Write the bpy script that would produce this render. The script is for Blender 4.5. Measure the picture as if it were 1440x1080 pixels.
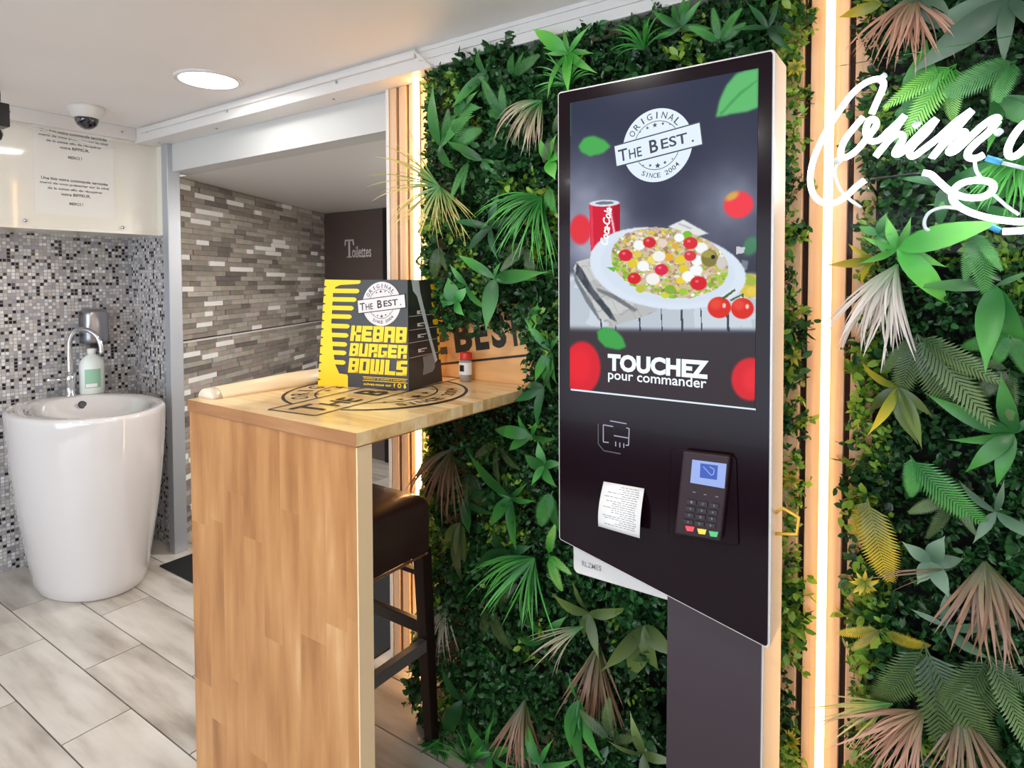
import bpy, bmesh, math, random
import numpy as np
from mathutils import Vector, Matrix
for o in list(bpy.data.objects): bpy.data.objects.remove(o)
SC = bpy.context.scene
COL = SC.collection
R = math.radians
PI = math.pi
random.seed(7); rng = np.random.default_rng(7)

# ------------------------------------------------------------------ camera
CF, CX, CY, YAW, PITCH, ROLL, CH = 883.4535, 715.0858, 424.9899, .6061, .0357, -.0021, 1.48
fw = Vector((-math.sin(YAW)*math.cos(PITCH), math.cos(YAW)*math.cos(PITCH), -math.sin(PITCH)))
r0 = Vector((math.cos(YAW), math.sin(YAW), 0)); u0 = r0.cross(fw)
rt = math.cos(ROLL)*r0 + math.sin(ROLL)*u0; up = -math.sin(ROLL)*r0 + math.cos(ROLL)*u0
cam = bpy.data.cameras.new('camera'); camo = bpy.data.objects.new('camera', cam); COL.objects.link(camo)
camo.matrix_world = Matrix(((rt.x, up.x, -fw.x, 0), (rt.y, up.y, -fw.y, 0), (rt.z, up.z, -fw.z, CH), (0, 0, 0, 1)))
cam.sensor_width = 36; cam.sensor_fit = 'HORIZONTAL'; cam.lens = CF/1440*36
cam.shift_x = (720-CX)/1440; cam.shift_y = -(540-CY)/1440
cam.clip_start = .02
SC.camera = camo

# ------------------------------------------------------------------ world, view, room lights
SC.view_settings.view_transform = 'Standard'; SC.view_settings.look = 'None'
SC.view_settings.gamma = 1; SC.view_settings.use_curve_mapping = False
SC.view_settings.exposure = 0.2
W = bpy.data.worlds.new('world'); SC.world = W; W.use_nodes = True
W.node_tree.nodes['Background'].inputs[0].default_value = (.76, .87, 1, 1)     # daylight of the street, through the shopfront
W.node_tree.nodes['Background'].inputs[1].default_value = 4.2

def area(name, loc, size, power, col=(1, 1, 1), rot=(0, 0, 0), shape='DISK', sy=None):
    l = bpy.data.lights.new(name, 'AREA'); l.shape = shape; l.size = size
    if sy: l.size_y = sy
    l.energy = power; l.color = col
    o = bpy.data.objects.new(name, l); COL.objects.link(o); o.location = loc; o.rotation_euler = rot
    return o
ZC = 2.28
LAMPS = [(-2.42, 1.40), (-2.42, -.30), (-.92, .55), (.55, .55), (-.92, -.9), (.55, -.9), (-2.42, -1.8)]  # first is in view; the others are unseen copies added to light the room
for i, (x, y) in enumerate(LAMPS):
    area('downlight_beam', (x, y, ZC-.02), .18, 3 if i == 0 else 8, (1, .97, .93))
area('downlight_beam', (-2.05, 2.75, 2.03), .18, 30, (1, .96, .92))               # back room lamp, hidden behind the plant wall
LED_C = (1, .56, .22)
LED_S = 5.8
NEON_S = 6.0
SCREEN_S = .92

# ------------------------------------------------------------------ helpers
def proj_ray(x, y): return fw + rt*((x-CX)/CF) - up*((y-CY)/CF)
def bp(x, y, Y):                                    # where the sight line of a photo pixel meets the plane Y
    d = proj_ray(x, y); t = Y/d.y; return Vector((0, 0, CH)) + d*t
def mpp(x, y, Y):                                   # metres per pixel there
    return (bp(x, y, Y)-Vector((0, 0, CH))).dot(fw)/CF

def lin(c):
    return tuple(((v/255)/12.92 if v/255 <= .04045 else ((v/255+.055)/1.055)**2.4) for v in c)

def tag(o, label=None, cat=None, group=None, kind=None):
    if label: o['label'] = label
    if cat: o['category'] = cat
    if group: o['group'] = group
    if kind: o['kind'] = kind
    return o

def thing(name, label, cat, loc=(0, 0, 0), group=None):
    o = bpy.data.objects.new(name, None); COL.objects.link(o); o.location = loc; o.empty_display_size = .05
    return tag(o, label, cat, group)

def link(name, me, parent=None):
    o = bpy.data.objects.new(name, me); COL.objects.link(o)
    if parent is not None:
        o.parent = parent
        t = Vector(parent.location); p = parent.parent
        if p is not None and not isinstance(p, type(None)): t = t + Vector(p.location) if p.type == 'EMPTY' and parent.type == 'EMPTY' else (Vector((0, 0, 0)))
        if parent.type == 'EMPTY': o.matrix_parent_inverse = Matrix.Translation(-Vector(parent.location))
    return o

class MB:
    def __init__(s): s.v = []; s.f = []; s.m = []; s.sm = []
    def add(s, vs, fs, mi=0, smooth=False):
        b = len(s.v); s.v += [tuple(v) for v in vs]
        for f in fs: s.f.append(tuple(b+i for i in f)); s.m.append(mi); s.sm.append(smooth)
        return s
    def box(s, x0, x1, y0, y1, z0, z1, mi=0):
        vs = [(x, y, z) for x in (x0, x1) for y in (y0, y1) for z in (z0, z1)]
        return s.add(vs, [(0, 1, 3, 2), (4, 6, 7, 5), (0, 4, 5, 1), (2, 3, 7, 6), (0, 2, 6, 4), (1, 5, 7, 3)], mi)
    def obox(s, c, ax, hx, hy, hz, mi=0):           # oriented box: ax = three unit vectors
        vs = [Vector(c)+ax[0]*hx*i+ax[1]*hy*j+ax[2]*hz*k for i in (-1, 1) for j in (-1, 1) for k in (-1, 1)]
        return s.add(vs, [(0, 1, 3, 2), (4, 6, 7, 5), (0, 4, 5, 1), (2, 3, 7, 6), (0, 2, 6, 4), (1, 5, 7, 3)], mi)
    def prism(s, pts, axis, a, b, mi=0):            # polygon in the other two axes, extruded along axis
        n = len(pts)
        def P(p, w):
            return {'X': (w, p[0], p[1]), 'Y': (p[0], w, p[1]), 'Z': (p[0], p[1], w)}[axis]
        vs = [P(p, a) for p in pts]+[P(p, b) for p in pts]
        return s.add(vs, [tuple(range(n)), tuple(range(2*n-1, n-1, -1))]+[(i, i+n, (i+1) % n+n, (i+1) % n) for i in range(n)], mi)
    def loft(s, rings, cap0=True, cap1=True, mi=0, smooth=True):
        n = len(rings[0]); vs = [p for r in rings for p in r]; fs = []
        for k in range(len(rings)-1):
            for i in range(n): fs.append((k*n+i, k*n+(i+1) % n, (k+1)*n+(i+1) % n, (k+1)*n+i))
        if cap0: fs.append(tuple(range(n-1, -1, -1)))
        if cap1: fs.append(tuple((len(rings)-1)*n+i for i in range(n)))
        return s.add(vs, fs, mi, smooth)
    def lathe(s, c, prof, seg=32, mi=0, caps=(True, True)):
        return s.loft([[(c[0]+r*math.cos(2*PI*i/seg), c[1]+r*math.sin(2*PI*i/seg), c[2]+z) for i in range(seg)] for r, z in prof], caps[0], caps[1], mi)
    def tube(s, pts, r, seg=10, mi=0, rs=None):
        P = [Vector(p) for p in pts]; rings = []; prev = None
        for i, p in enumerate(P):
            t = (P[min(i+1, len(P)-1)]-P[max(i-1, 0)]).normalized()
            a = Vector((0, 0, 1)) if abs(t.z) < .9 else Vector((1, 0, 0))
            if prev is not None: a = prev
            n = (a-t*a.dot(t)).normalized(); prev = n; b = t.cross(n); rr = rs[i] if rs else r
            rings.append([p+(n*math.cos(2*PI*k/seg)+b*math.sin(2*PI*k/seg))*rr for k in range(seg)])
        return s.loft(rings, True, True, mi)
    def build(s, name, mats, parent=None, bevel=0, kind=None, flip=True):
        me = bpy.data.meshes.new(name); me.from_pydata(s.v, [], s.f)
        if not isinstance(mats, (list, tuple)): mats = [mats]
        for m in mats: me.materials.append(m)
        me.polygons.foreach_set('material_index', s.m); me.polygons.foreach_set('use_smooth', s.sm)
        if flip:
            bm = bmesh.new(); bm.from_mesh(me); bmesh.ops.recalc_face_normals(bm, faces=bm.faces); bm.to_mesh(me); bm.free()
        me.update(); o = link(name, me, parent)
        if bevel:
            b = o.modifiers.new('bevel', 'BEVEL'); b.width = bevel; b.segments = 2; b.limit_method = 'ANGLE'
        if kind: o['kind'] = kind
        return o

def smooth_path(pts, n=8):                          # Catmull-Rom
    P = [Vector(p) for p in pts]; P = [2*P[0]-P[1]]+P+[2*P[-1]-P[-2]]; out = []
    for i in range(1, len(P)-2):
        for k in range(n):
            t = k/n
            out.append(.5*((2*P[i])+(P[i+1]-P[i-1])*t+(2*P[i-1]-5*P[i]+4*P[i+1]-P[i+2])*t*t+(3*P[i]-P[i-1]-3*P[i+1]+P[i+2])*t**3))
    out.append(P[-2]); return out

# ------------------------------------------------------------------ materials
def mat(name, c, rough=.5, metal=0, emis=None, es=0, coat=0, alpha=1, trans=0, spec=.5, sss=0):
    m = bpy.data.materials.new(name); m.use_nodes = True; b = m.node_tree.nodes['Principled BSDF']
    b.inputs['Base Color'].default_value = (*lin(c), 1); b.inputs['Roughness'].default_value = rough
    b.inputs['Metallic'].default_value = metal; b.inputs['Coat Weight'].default_value = coat
    b.inputs['Coat Roughness'].default_value = .05; b.inputs['Specular IOR Level'].default_value = spec
    b.inputs['Transmission Weight'].default_value = trans; b.inputs['Alpha'].default_value = alpha
    if emis: b.inputs['Emission Color'].default_value = (*emis, 1); b.inputs['Emission Strength'].default_value = es
    return m
def N(m, t): return m.node_tree.nodes.new(t)
def L(m, a, b): m.node_tree.links.new(a, b)
def ramp(m, stops, interp='LINEAR'):
    r = N(m, 'ShaderNodeValToRGB'); e = r.color_ramp.elements; r.color_ramp.interpolation = interp
    while len(e) < len(stops): e.new(.5)
    for k, (p, c) in zip(e, stops): k.position = p; k.color = (*lin(c), 1)
    return r
def noise_mat(name, stops, scale=(1, 1, 1), nscale=5, rough=.5, bump=0, detail=4, coat=0, obrand=0, spec=.5, coords='Object'):
    m = mat(name, (128, 128, 128), rough, coat=coat, spec=spec); b = m.node_tree.nodes['Principled BSDF']
    tc = N(m, 'ShaderNodeTexCoord'); mp = N(m, 'ShaderNodeMapping'); mp.inputs['Scale'].default_value = scale
    no = N(m, 'ShaderNodeTexNoise'); no.inputs['Scale'].default_value = nscale; no.inputs['Detail'].default_value = detail
    L(m, tc.outputs[coords], mp.inputs[0])
    if obrand:
        oi = N(m, 'ShaderNodeObjectInfo'); mu = N(m, 'ShaderNodeVectorMath'); mu.operation = 'SCALE'; mu.inputs['Scale'].default_value = 37
        cb = N(m, 'ShaderNodeCombineXYZ')
        for k in range(3): L(m, oi.outputs['Random'], cb.inputs[k])
        L(m, cb.outputs[0], mu.inputs[0]); ad = N(m, 'ShaderNodeVectorMath'); L(m, mp.outputs[0], ad.inputs[0]); L(m, mu.outputs[0], ad.inputs[1])
        L(m, ad.outputs[0], no.inputs['Vector'])
    else: L(m, mp.outputs[0], no.inputs['Vector'])
    r = ramp(m, stops); fac = no.outputs['Fac']
    if obrand:
        mr = N(m, 'ShaderNodeMath'); mr.operation = 'MULTIPLY_ADD'; mr.inputs[1].default_value = obrand; L(m, oi.outputs['Random'], mr.inputs[0])
        sb = N(m, 'ShaderNodeMath'); sb.operation = 'SUBTRACT'; L(m, fac, sb.inputs[0]); sb.inputs[1].default_value = obrand/2
        L(m, sb.outputs[0], mr.inputs[2]); fac = mr.outputs[0]
    L(m, fac, r.inputs[0]); L(m, r.outputs[0], b.inputs['Base Color'])
    if bump:
        bu = N(m, 'ShaderNodeBump'); bu.inputs['Strength'].default_value = bump; bu.inputs['Distance'].default_value = .004
        L(m, no.outputs['Fac'], bu.inputs['Height']); L(m, bu.outputs[0], b.inputs['Normal'])
    return m
M = {}
M['ceiling'] = noise_mat('ceiling_paint', [(.3, (238, 233, 230)), (.7, (243, 239, 236))], nscale=1.5, rough=.6)
M['white'] = mat('white_paint', (226, 223, 218), .45)
M['trim'] = mat('white_pvc', (224, 220, 216), .35)
M['cream'] = mat('cream_panel', (232, 226, 212), .3, coat=.6)
M['alu'] = mat('grey_aluminium', (176, 180, 186), .38, .35)
M['chrome'] = mat('chrome', (205, 206, 210), .12, 1)
M['steel'] = mat('brushed_steel', (176, 176, 180), .3, 1)
M['ceramic'] = mat('white_ceramic', (216, 211, 209), .08, coat=1)
M['black'] = mat('black_plastic', (18, 18, 22), .35)
M['rubber'] = mat('black_rubber', (14, 14, 16), .8)
M['glassblack'] = mat('black_glass', (20, 6, 13), .16, coat=.04, spec=.14)
M['colfront'] = mat('dark_column_front', (46, 34, 42), .35, coat=.2)
M['silver'] = mat('silver_white_metal', (222, 216, 214), .3, .25)
M['housing'] = mat('light_grey_housing', (205, 202, 200), .4)
M['grout'] = mat('dark_grout', (62, 50, 42), .9)
M['backing'] = mat('black_backing', (8, 12, 10), .9)
M['gap'] = mat('dark_felt_backing', (58, 38, 30), .9)
M['slat'] = noise_mat('oak_slat', [(.25, (206, 168, 132)), (.6, (224, 190, 156)), (.85, (214, 178, 142))], (40, 40, 1.2), 2.2, .5)
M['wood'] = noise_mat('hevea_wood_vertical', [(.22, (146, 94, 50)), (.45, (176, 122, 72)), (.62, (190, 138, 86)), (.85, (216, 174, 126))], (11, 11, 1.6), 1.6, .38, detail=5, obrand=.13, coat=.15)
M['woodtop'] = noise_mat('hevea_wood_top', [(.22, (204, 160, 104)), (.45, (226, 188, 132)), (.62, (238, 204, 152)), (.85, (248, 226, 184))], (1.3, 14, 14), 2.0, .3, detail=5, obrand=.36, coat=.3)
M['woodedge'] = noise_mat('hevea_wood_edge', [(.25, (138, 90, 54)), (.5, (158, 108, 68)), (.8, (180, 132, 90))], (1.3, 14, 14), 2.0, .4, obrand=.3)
M['woodback'] = noise_mat('backsplash_wood', [(.3, (204, 148, 92)), (.7, (226, 174, 116))], (1.5, 12, 12), 2.2, .4)
M['wax'] = mat('pale_wood_rail', (236, 206, 164), .4)
M['tile'] = noise_mat('wood_look_tile', [(.28, (140, 130, 118)), (.42, (170, 162, 151)), (.55, (190, 183, 173)), (.75, (206, 200, 191))], (1.0, 5, 5), 2.4, .3, detail=6, obrand=.14, bump=.05, coat=.25)
M['inkblack'] = mat('black_print', (24, 20, 18), .5)
M['leather'] = mat('dark_brown_leather', (62, 38, 36), .42, coat=.35)
M['darkwood'] = mat('dark_stained_wood', (34, 20, 18), .35)
M['footmetal'] = mat('grey_metal_strip', (110, 104, 104), .4, .3)
M['toilet'] = mat('dark_brown_panel', (98, 84, 80), .3, coat=.3)
M['jamb'] = mat('black_gap', (16, 13, 14), .6)
M['yellow'] = mat('yellow_print', (250, 206, 20), .45)
M['bagblack'] = mat('black_bag_card', (48, 46, 46), .42, coat=.1)
M['logogrey'] = mat('pale_grey_print', (222, 214, 212), .5)
M['paper'] = mat('white_paper', (232, 230, 228), .6)
M['ink'] = mat('grey_ink', (70, 68, 72), .6)
M['ink2'] = mat('pale_grey_ink', (140, 136, 136), .6)
M['glass'] = mat('clear_acrylic', (255, 255, 255), .03, alpha=.08, coat=1)
M['redcap'] = mat('red_cap', (206, 50, 36), .4)
M['spice'] = mat('brown_spice', (128, 96, 70), .8)
M['jarglass'] = mat('clear_jar', (220, 214, 206), .05, alpha=.35, coat=1)
M['bottle'] = mat('milky_plastic', (222, 228, 222), .35)
M['greenlabel'] = mat('pale_green_label', (142, 186, 158), .5)
M['darkdome'] = mat('smoked_dome', (14, 16, 28), .06, coat=1)
M['blueplug'] = mat('blue_connector', (70, 160, 214), .4)
M['unlit'] = mat('unlit_glass_tube', (206, 212, 216), .15, coat=.6, alpha=.8)
M['clip'] = mat('yellow_plastic', (226, 176, 60), .4)
M['lampglow'] = mat('lamp_diffuser', (255, 255, 255), .5, emis=(1, .99, .95), es=6)
M['ledglow'] = mat('warm_led_tube', (255, 220, 160), .5, emis=LED_C, es=LED_S)
M['ledglow2'] = mat('warm_led_tube_bright', (255, 220, 160), .5, emis=LED_C, es=LED_S*2.4)
M['neonglow'] = mat('white_neon_tube', (255, 255, 255), .3, emis=(.86, .94, 1), es=NEON_S)
M['term'] = mat('payment_terminal_plastic', (42, 26, 31), .45, spec=.3)
M['keycap'] = mat('dark_keycap', (34, 24, 30), .4)
M['k_r'] = mat('red_key', (222, 70, 80), .4); M['k_y'] = mat('yellow_key', (226, 206, 70), .4); M['k_g'] = mat('green_key', (80, 186, 120), .4)
def emat(name, c, s=1): return mat(name, (5, 5, 5), .3, emis=lin(c), es=s, spec=.2)
M['s_white'] = emat('screen_white', (214, 226, 236)); M['s_text'] = emat('screen_text_white', (232, 242, 246)); M['s_dark'] = emat('screen_dark', (52, 58, 76))
M['s_term'] = emat('terminal_screen', (150, 170, 226)); M['s_blue'] = emat('terminal_icon', (62, 92, 178))
M['s_icon'] = emat('icon_lines', (176, 172, 196), .8)

def clear_plate():                                  # clean acrylic: see-through with a faint mirror sheen
    m = bpy.data.materials.new('clear_plate'); m.use_nodes = True; nt = m.node_tree; nt.nodes.clear()
    o = N(m, 'ShaderNodeOutputMaterial'); mx = N(m, 'ShaderNodeMixShader'); a = N(m, 'ShaderNodeBsdfTransparent'); g = N(m, 'ShaderNodeBsdfGlossy'); g.inputs['Roughness'].default_value = .03
    fr = N(m, 'ShaderNodeFresnel'); fr.inputs['IOR'].default_value = 1.12; L(m, fr.outputs[0], mx.inputs[0]); L(m, a.outputs[0], mx.inputs[1]); L(m, g.outputs[0], mx.inputs[2]); L(m, mx.outputs[0], o.inputs[0])
    return m
def stone_mat():
    m = mat('stone_strip', (128, 120, 110), .65); b = m.node_tree.nodes['Principled BSDF']
    oi = N(m, 'ShaderNodeObjectInfo')
    at = N(m, 'ShaderNodeAttribute'); at.attribute_name = 'tone'
    ad = N(m, 'ShaderNodeMath'); ad.operation = 'ADD'; L(m, oi.outputs['Random'], ad.inputs[0]); L(m, at.outputs['Fac'], ad.inputs[1])
    fr = N(m, 'ShaderNodeMath'); fr.operation = 'FRACT'; L(m, ad.outputs[0], fr.inputs[0])
    r = ramp(m, [(0, (118, 108, 100)), (.08, (166, 154, 140)), (.24, (148, 136, 122)), (.4, (178, 168, 154)), (.55, (158, 146, 132)), (.68, (136, 126, 116)), (.78, (188, 178, 166)), (.88, (246, 243, 238))], 'CONSTANT')
    L(m, fr.outputs[0], r.inputs[0])
    tc = N(m, 'ShaderNodeTexCoord'); no = N(m, 'ShaderNodeTexNoise'); no.inputs['Scale'].default_value = 22; no.inputs['Detail'].default_value = 6
    L(m, tc.outputs['Object'], no.inputs['Vector'])
    mx = N(m, 'ShaderNodeMix'); mx.data_type = 'RGBA'; mx.blend_type = 'OVERLAY'; mx.inputs[0].default_value = .45
    L(m, r.outputs[0], mx.inputs[6]); L(m, no.outputs['Color'], mx.inputs[7])
    hs = N(m, 'ShaderNodeHueSaturation'); hs.inputs['Saturation'].default_value = .75; L(m, mx.outputs[2], hs.inputs['Color']); L(m, hs.outputs[0], b.inputs['Base Color'])
    bu = N(m, 'ShaderNodeBump'); bu.inputs['Strength'].default_value = .3; bu.inputs['Distance'].default_value = .004; L(m, no.outputs['Fac'], bu.inputs['Height']); L(m, bu.outputs[0], b.inputs['Normal'])
    return m
M['stone'] = stone_mat()

def mosaic_mat():                                   # 2 cm glass mosaic, too small in the photo to tell apart piece by piece
    m = mat('glass_mosaic', (160, 160, 165), .18); b = m.node_tree.nodes['Principled BSDF']
    tc = N(m, 'ShaderNodeTexCoord'); sp = N(m, 'ShaderNodeSeparateXYZ'); L(m, tc.outputs['Object'], sp.inputs[0])
    add = N(m, 'ShaderNodeMath'); add.operation = 'ADD'; L(m, sp.outputs[0], add.inputs[0]); L(m, sp.outputs[1], add.inputs[1])
    cb = N(m, 'ShaderNodeCombineXYZ'); L(m, add.outputs[0], cb.inputs[0]); L(m, sp.outputs[2], cb.inputs[1])
    sc = N(m, 'ShaderNodeVectorMath'); sc.operation = 'SCALE'; sc.inputs['Scale'].default_value = 1/.0175; L(m, cb.outputs[0], sc.inputs[0])
    fl = N(m, 'ShaderNodeVectorMath'); fl.operation = 'FLOOR'; L(m, sc.outputs[0], fl.inputs[0])
    wn = N(m, 'ShaderNodeTexWhiteNoise'); wn.noise_dimensions = '3D'; L(m, fl.outputs[0], wn.inputs['Vector'])
    r = ramp(m, [(0, (26, 26, 34)), (.17, (205, 200, 196)), (.35, (164, 158, 156)), (.5, (188, 180, 174)), (.65, (224, 222, 222)), (.75, (150, 150, 160)), (.88, (198, 196, 198))], 'CONSTANT')
    L(m, wn.outputs['Value'], r.inputs[0])
    fr = N(m, 'ShaderNodeVectorMath'); fr.operation = 'FRACTION'; L(m, sc.outputs[0], fr.inputs[0])
    s2 = N(m, 'ShaderNodeSeparateXYZ'); L(m, fr.outputs[0], s2.inputs[0])
    mns = []
    for k in (0, 1):
        a = N(m, 'ShaderNodeMath'); a.operation = 'PINGPONG'; a.inputs[1].default_value = .5; L(m, s2.outputs[k], a.inputs[0]); mns.append(a)
    mi = N(m, 'ShaderNodeMath'); mi.operation = 'MINIMUM'; L(m, mns[0].outputs[0], mi.inputs[0]); L(m, mns[1].outputs[0], mi.inputs[1])
    st = N(m, 'ShaderNodeMath'); st.operation = 'GREATER_THAN'; st.inputs[1].default_value = .09; L(m, mi.outputs[0], st.inputs[0])
    mx = N(m, 'ShaderNodeMix'); mx.data_type = 'RGBA'; mx.inputs[6].default_value = (*lin((150, 146, 144)), 1); L(m, st.outputs[0], mx.inputs[0]); L(m, r.outputs[0], mx.inputs[7])
    L(m, mx.outputs[2], b.inputs['Base Color'])
    rg = N(m, 'ShaderNodeMath'); rg.operation = 'MULTIPLY_ADD'; rg.inputs[1].default_value = -.45; rg.inputs[2].default_value = .6; L(m, st.outputs[0], rg.inputs[0]); L(m, rg.outputs[0], b.inputs['Roughness'])
    # every tessera sits at its own slight tilt and catches the light on its own
    ge = N(m, 'ShaderNodeNewGeometry'); sb = N(m, 'ShaderNodeVectorMath'); sb.operation = 'SUBTRACT'; sb.inputs[1].default_value = (.5, .5, .5); L(m, wn.outputs['Color'], sb.inputs[0])
    s3 = N(m, 'ShaderNodeVectorMath'); s3.operation = 'SCALE'; s3.inputs['Scale'].default_value = .28; L(m, sb.outputs[0], s3.inputs[0])
    a3 = N(m, 'ShaderNodeVectorMath'); L(m, ge.outputs['Normal'], a3.inputs[0]); L(m, s3.outputs[0], a3.inputs[1])
    nn = N(m, 'ShaderNodeVectorMath'); nn.operation = 'NORMALIZE'; L(m, a3.outputs[0], nn.inputs[0])
    bu = N(m, 'ShaderNodeBump'); bu.inputs['Strength'].default_value = .6; bu.inputs['Distance'].default_value = .002; L(m, st.outputs[0], bu.inputs['Height']); L(m, nn.outputs[0], bu.inputs['Normal'])
    L(m, bu.outputs[0], b.inputs['Normal'])
    return m
M['mosaic'] = mosaic_mat()

def leaf_mat(name, c0, c1, rough=.38, var=.25, mid=.5):
    m = mat(name, c0, rough, spec=.5); b = m.node_tree.nodes['Principled BSDF']
    at = N(m, 'ShaderNodeAttribute'); at.attribute_name = 't'
    r = ramp(m, [(mid-.25, c0), (mid+.25, c1)]); L(m, at.outputs['Fac'], r.inputs[0])
    oi = N(m, 'ShaderNodeObjectInfo'); tn = N(m, 'ShaderNodeAttribute'); tn.attribute_name = 'tone'
    ad = N(m, 'ShaderNodeMath'); L(m, oi.outputs['Random'], ad.inputs[0]); L(m, tn.outputs['Fac'], ad.inputs[1])
    fr = N(m, 'ShaderNodeMath'); fr.operation = 'FRACT'; L(m, ad.outputs[0], fr.inputs[0])
    mr = N(m, 'ShaderNodeMapRange'); mr.inputs[3].default_value = 1-var*1.2; mr.inputs[4].default_value = 1+var; L(m, fr.outputs[0], mr.inputs[0])
    hs = N(m, 'ShaderNodeHueSaturation'); L(m, r.outputs[0], hs.inputs['Color']); L(m, mr.outputs[0], hs.inputs['Value']); L(m, hs.outputs[0], b.inputs['Base Color'])
    # thin leaves let a little light through
    tr = N(m, 'ShaderNodeBsdfTranslucent'); L(m, hs.outputs[0], tr.inputs[0]); mx = N(m, 'ShaderNodeMixShader'); mx.inputs[0].default_value = .22
    out = [n for n in m.node_tree.nodes if n.type == 'OUTPUT_MATERIAL'][0]
    L(m, b.outputs[0], mx.inputs[1]); L(m, tr.outputs[0], mx.inputs[2]); L(m, mx.outputs[0], out.inputs[0])
    return m
LM = {
 'green': leaf_mat('leaf_green', (38, 104, 44), (74, 150, 60)),
 'bright': leaf_mat('leaf_bright_green', (60, 158, 48), (118, 200, 84)),
 'dark': leaf_mat('leaf_dark_green', (24, 72, 34), (44, 104, 50)),
 'olive': leaf_mat('leaf_olive', (70, 92, 42), (108, 126, 62)),
 'sage': leaf_mat('leaf_sage', (76, 108, 84), (112, 140, 110)),
 'yellow': leaf_mat('leaf_yellow_led', (120, 132, 34), (206, 180, 44)),  # own yellow of some leaves, plus warm LED light put into the colour
 'fern': leaf_mat('fern_green', (46, 122, 52), (92, 164, 82)),
 'fernb': leaf_mat('fern_bright', (70, 158, 54), (140, 206, 96)),
 'fern_led': leaf_mat('fern_led_amber', (112, 116, 30), (206, 180, 56)),  # amber LED light painted into the frond colour
 'ferns': leaf_mat('fern_sage', (52, 80, 44), (92, 116, 66)),
 'g_green': leaf_mat('grass_green', (40, 124, 44), (96, 186, 80)),
 'g_cream': leaf_mat('grass_cream_tip', (76, 140, 72), (206, 186, 158), mid=.4),
 'g_brown': leaf_mat('grass_brown_tip', (70, 84, 46), (146, 112, 88), mid=.35),
 'g_salmon': leaf_mat('grass_salmon', (110, 104, 66), (196, 150, 126), mid=.3),
 'g_silver': leaf_mat('grass_silver', (120, 158, 110), (226, 216, 208), mid=.3),
 'g_yellow': leaf_mat('grass_yellow_tip', (100, 160, 84), (214, 200, 120), mid=.4),
 'box': leaf_mat('boxwood_leaf', (20, 54, 30), (58, 108, 58), .3, .8),
}
def slot(m): return m

# ------------------------------------------------------------------ flat print
_tc = {}
def text2d(s, bold=0, shear=0):
    k = (s, bold, shear)
    if k not in _tc:
        cu = bpy.data.curves.new('t', 'FONT'); cu.body = s; cu.size = 1; cu.offset = bold; cu.shear = shear; cu.resolution_u = 3
        o = bpy.data.objects.new('t', cu); COL.objects.link(o); dg = bpy.context.evaluated_depsgraph_get(); dg.update()
        me = bpy.data.meshes.new_from_object(o.evaluated_get(dg)); V = [(v.co.x, v.co.y) for v in me.vertices]; Fc = [tuple(p.vertices) for p in me.polygons]
        bpy.data.objects.remove(o); bpy.data.meshes.remove(me); bpy.data.curves.remove(cu)
        _tc[k] = (V, Fc)
    return _tc[k]
class Flat:
    def __init__(s): s.v = []; s.f = []
    def poly(s, pts): b = len(s.v); s.v += [tuple(p) for p in pts]; s.f.append(tuple(range(b, b+len(pts)))); return s
    def mesh(s, V, Fc): b = len(s.v); s.v += V; s.f += [tuple(b+i for i in f) for f in Fc]; return s
    def text(s, t, x, y, w, h, bold=0, shear=0, rot=0):        # fitted into the box w x h centred at x,y
        V, Fc = text2d(t, bold, shear)
        if not V: return s
        xs = [v[0] for v in V]; ys = [v[1] for v in V]; mx, my = (min(xs)+max(xs))/2, (min(ys)+max(ys))/2
        sx = w/(max(xs)-min(xs)); sy = h/(max(ys)-min(ys)); c, n = math.cos(rot), math.sin(rot)
        P = [((v[0]-mx)*sx, (v[1]-my)*sy) for v in V]
        return s.mesh([(x+a*c-b*n, y+a*n+b*c) for a, b in P], Fc)
    def arc(s, t, cx, cy, r, a0, a1, h, w, inside=False, bold=0, base='H'):      # letters along a circle
        n = len(t)
        for i, ch in enumerate(t):
            if ch == ' ': continue
            a = a0+(a1-a0)*(i/(n-1) if n > 1 else .5); rot = a-PI/2 if not inside else a+PI/2
            ww = w*(.25 if ch in 'I1' else 1)
            s.text(ch, cx+r*math.cos(a), cy+r*math.sin(a), ww, h, bold, 0, rot)
        return s
    def ring(s, cx, cy, r, w, keep=lambda x, y: True, n=96, wf=None):
        for i in range(n):
            a, b = 2*PI*i/n, 2*PI*(i+1)/n; m_ = (a+b)/2
            if not keep(cx+r*math.cos(m_), cy+r*math.sin(m_)): continue
            ww = w*(wf(m_) if wf else 1)
            s.poly([(cx+(r-ww/2)*math.cos(a), cy+(r-ww/2)*math.sin(a)), (cx+(r+ww/2)*math.cos(a), cy+(r+ww/2)*math.sin(a)), (cx+(r+ww/2)*math.cos(b), cy+(r+ww/2)*math.sin(b)), (cx+(r-ww/2)*math.cos(b), cy+(r-ww/2)*math.sin(b))])
        return s
    def star(s, x, y, r):
        return s.poly([(x+(r if k % 2 == 0 else r*.45)*math.cos(PI/2+k*PI/5), y+(r if k % 2 == 0 else r*.45)*math.sin(PI/2+k*PI/5)) for k in range(10)])
    def rect(s, x, y, w, h, rot=0):
        c, n = math.cos(rot), math.sin(rot)
        return s.poly([(x+a*c-b*n, y+a*n+b*c) for a, b in ((-w/2, -h/2), (w/2, -h/2), (w/2, h/2), (-w/2, h/2))])
    def disc(s, x, y, r, n=48): return s.poly([(x+r*math.cos(2*PI*k/n), y+r*math.sin(2*PI*k/n)) for k in range(n)])
    def build(s, name, fn, off, m, parent, label=None):
        me = bpy.data.meshes.new(name); me.from_pydata([tuple(fn(a, b, off)) for a, b in s.v], [], s.f); me.materials.append(m); me.update()
        o = link(name, me, parent)
        if label: o['label'] = label
        return o
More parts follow.
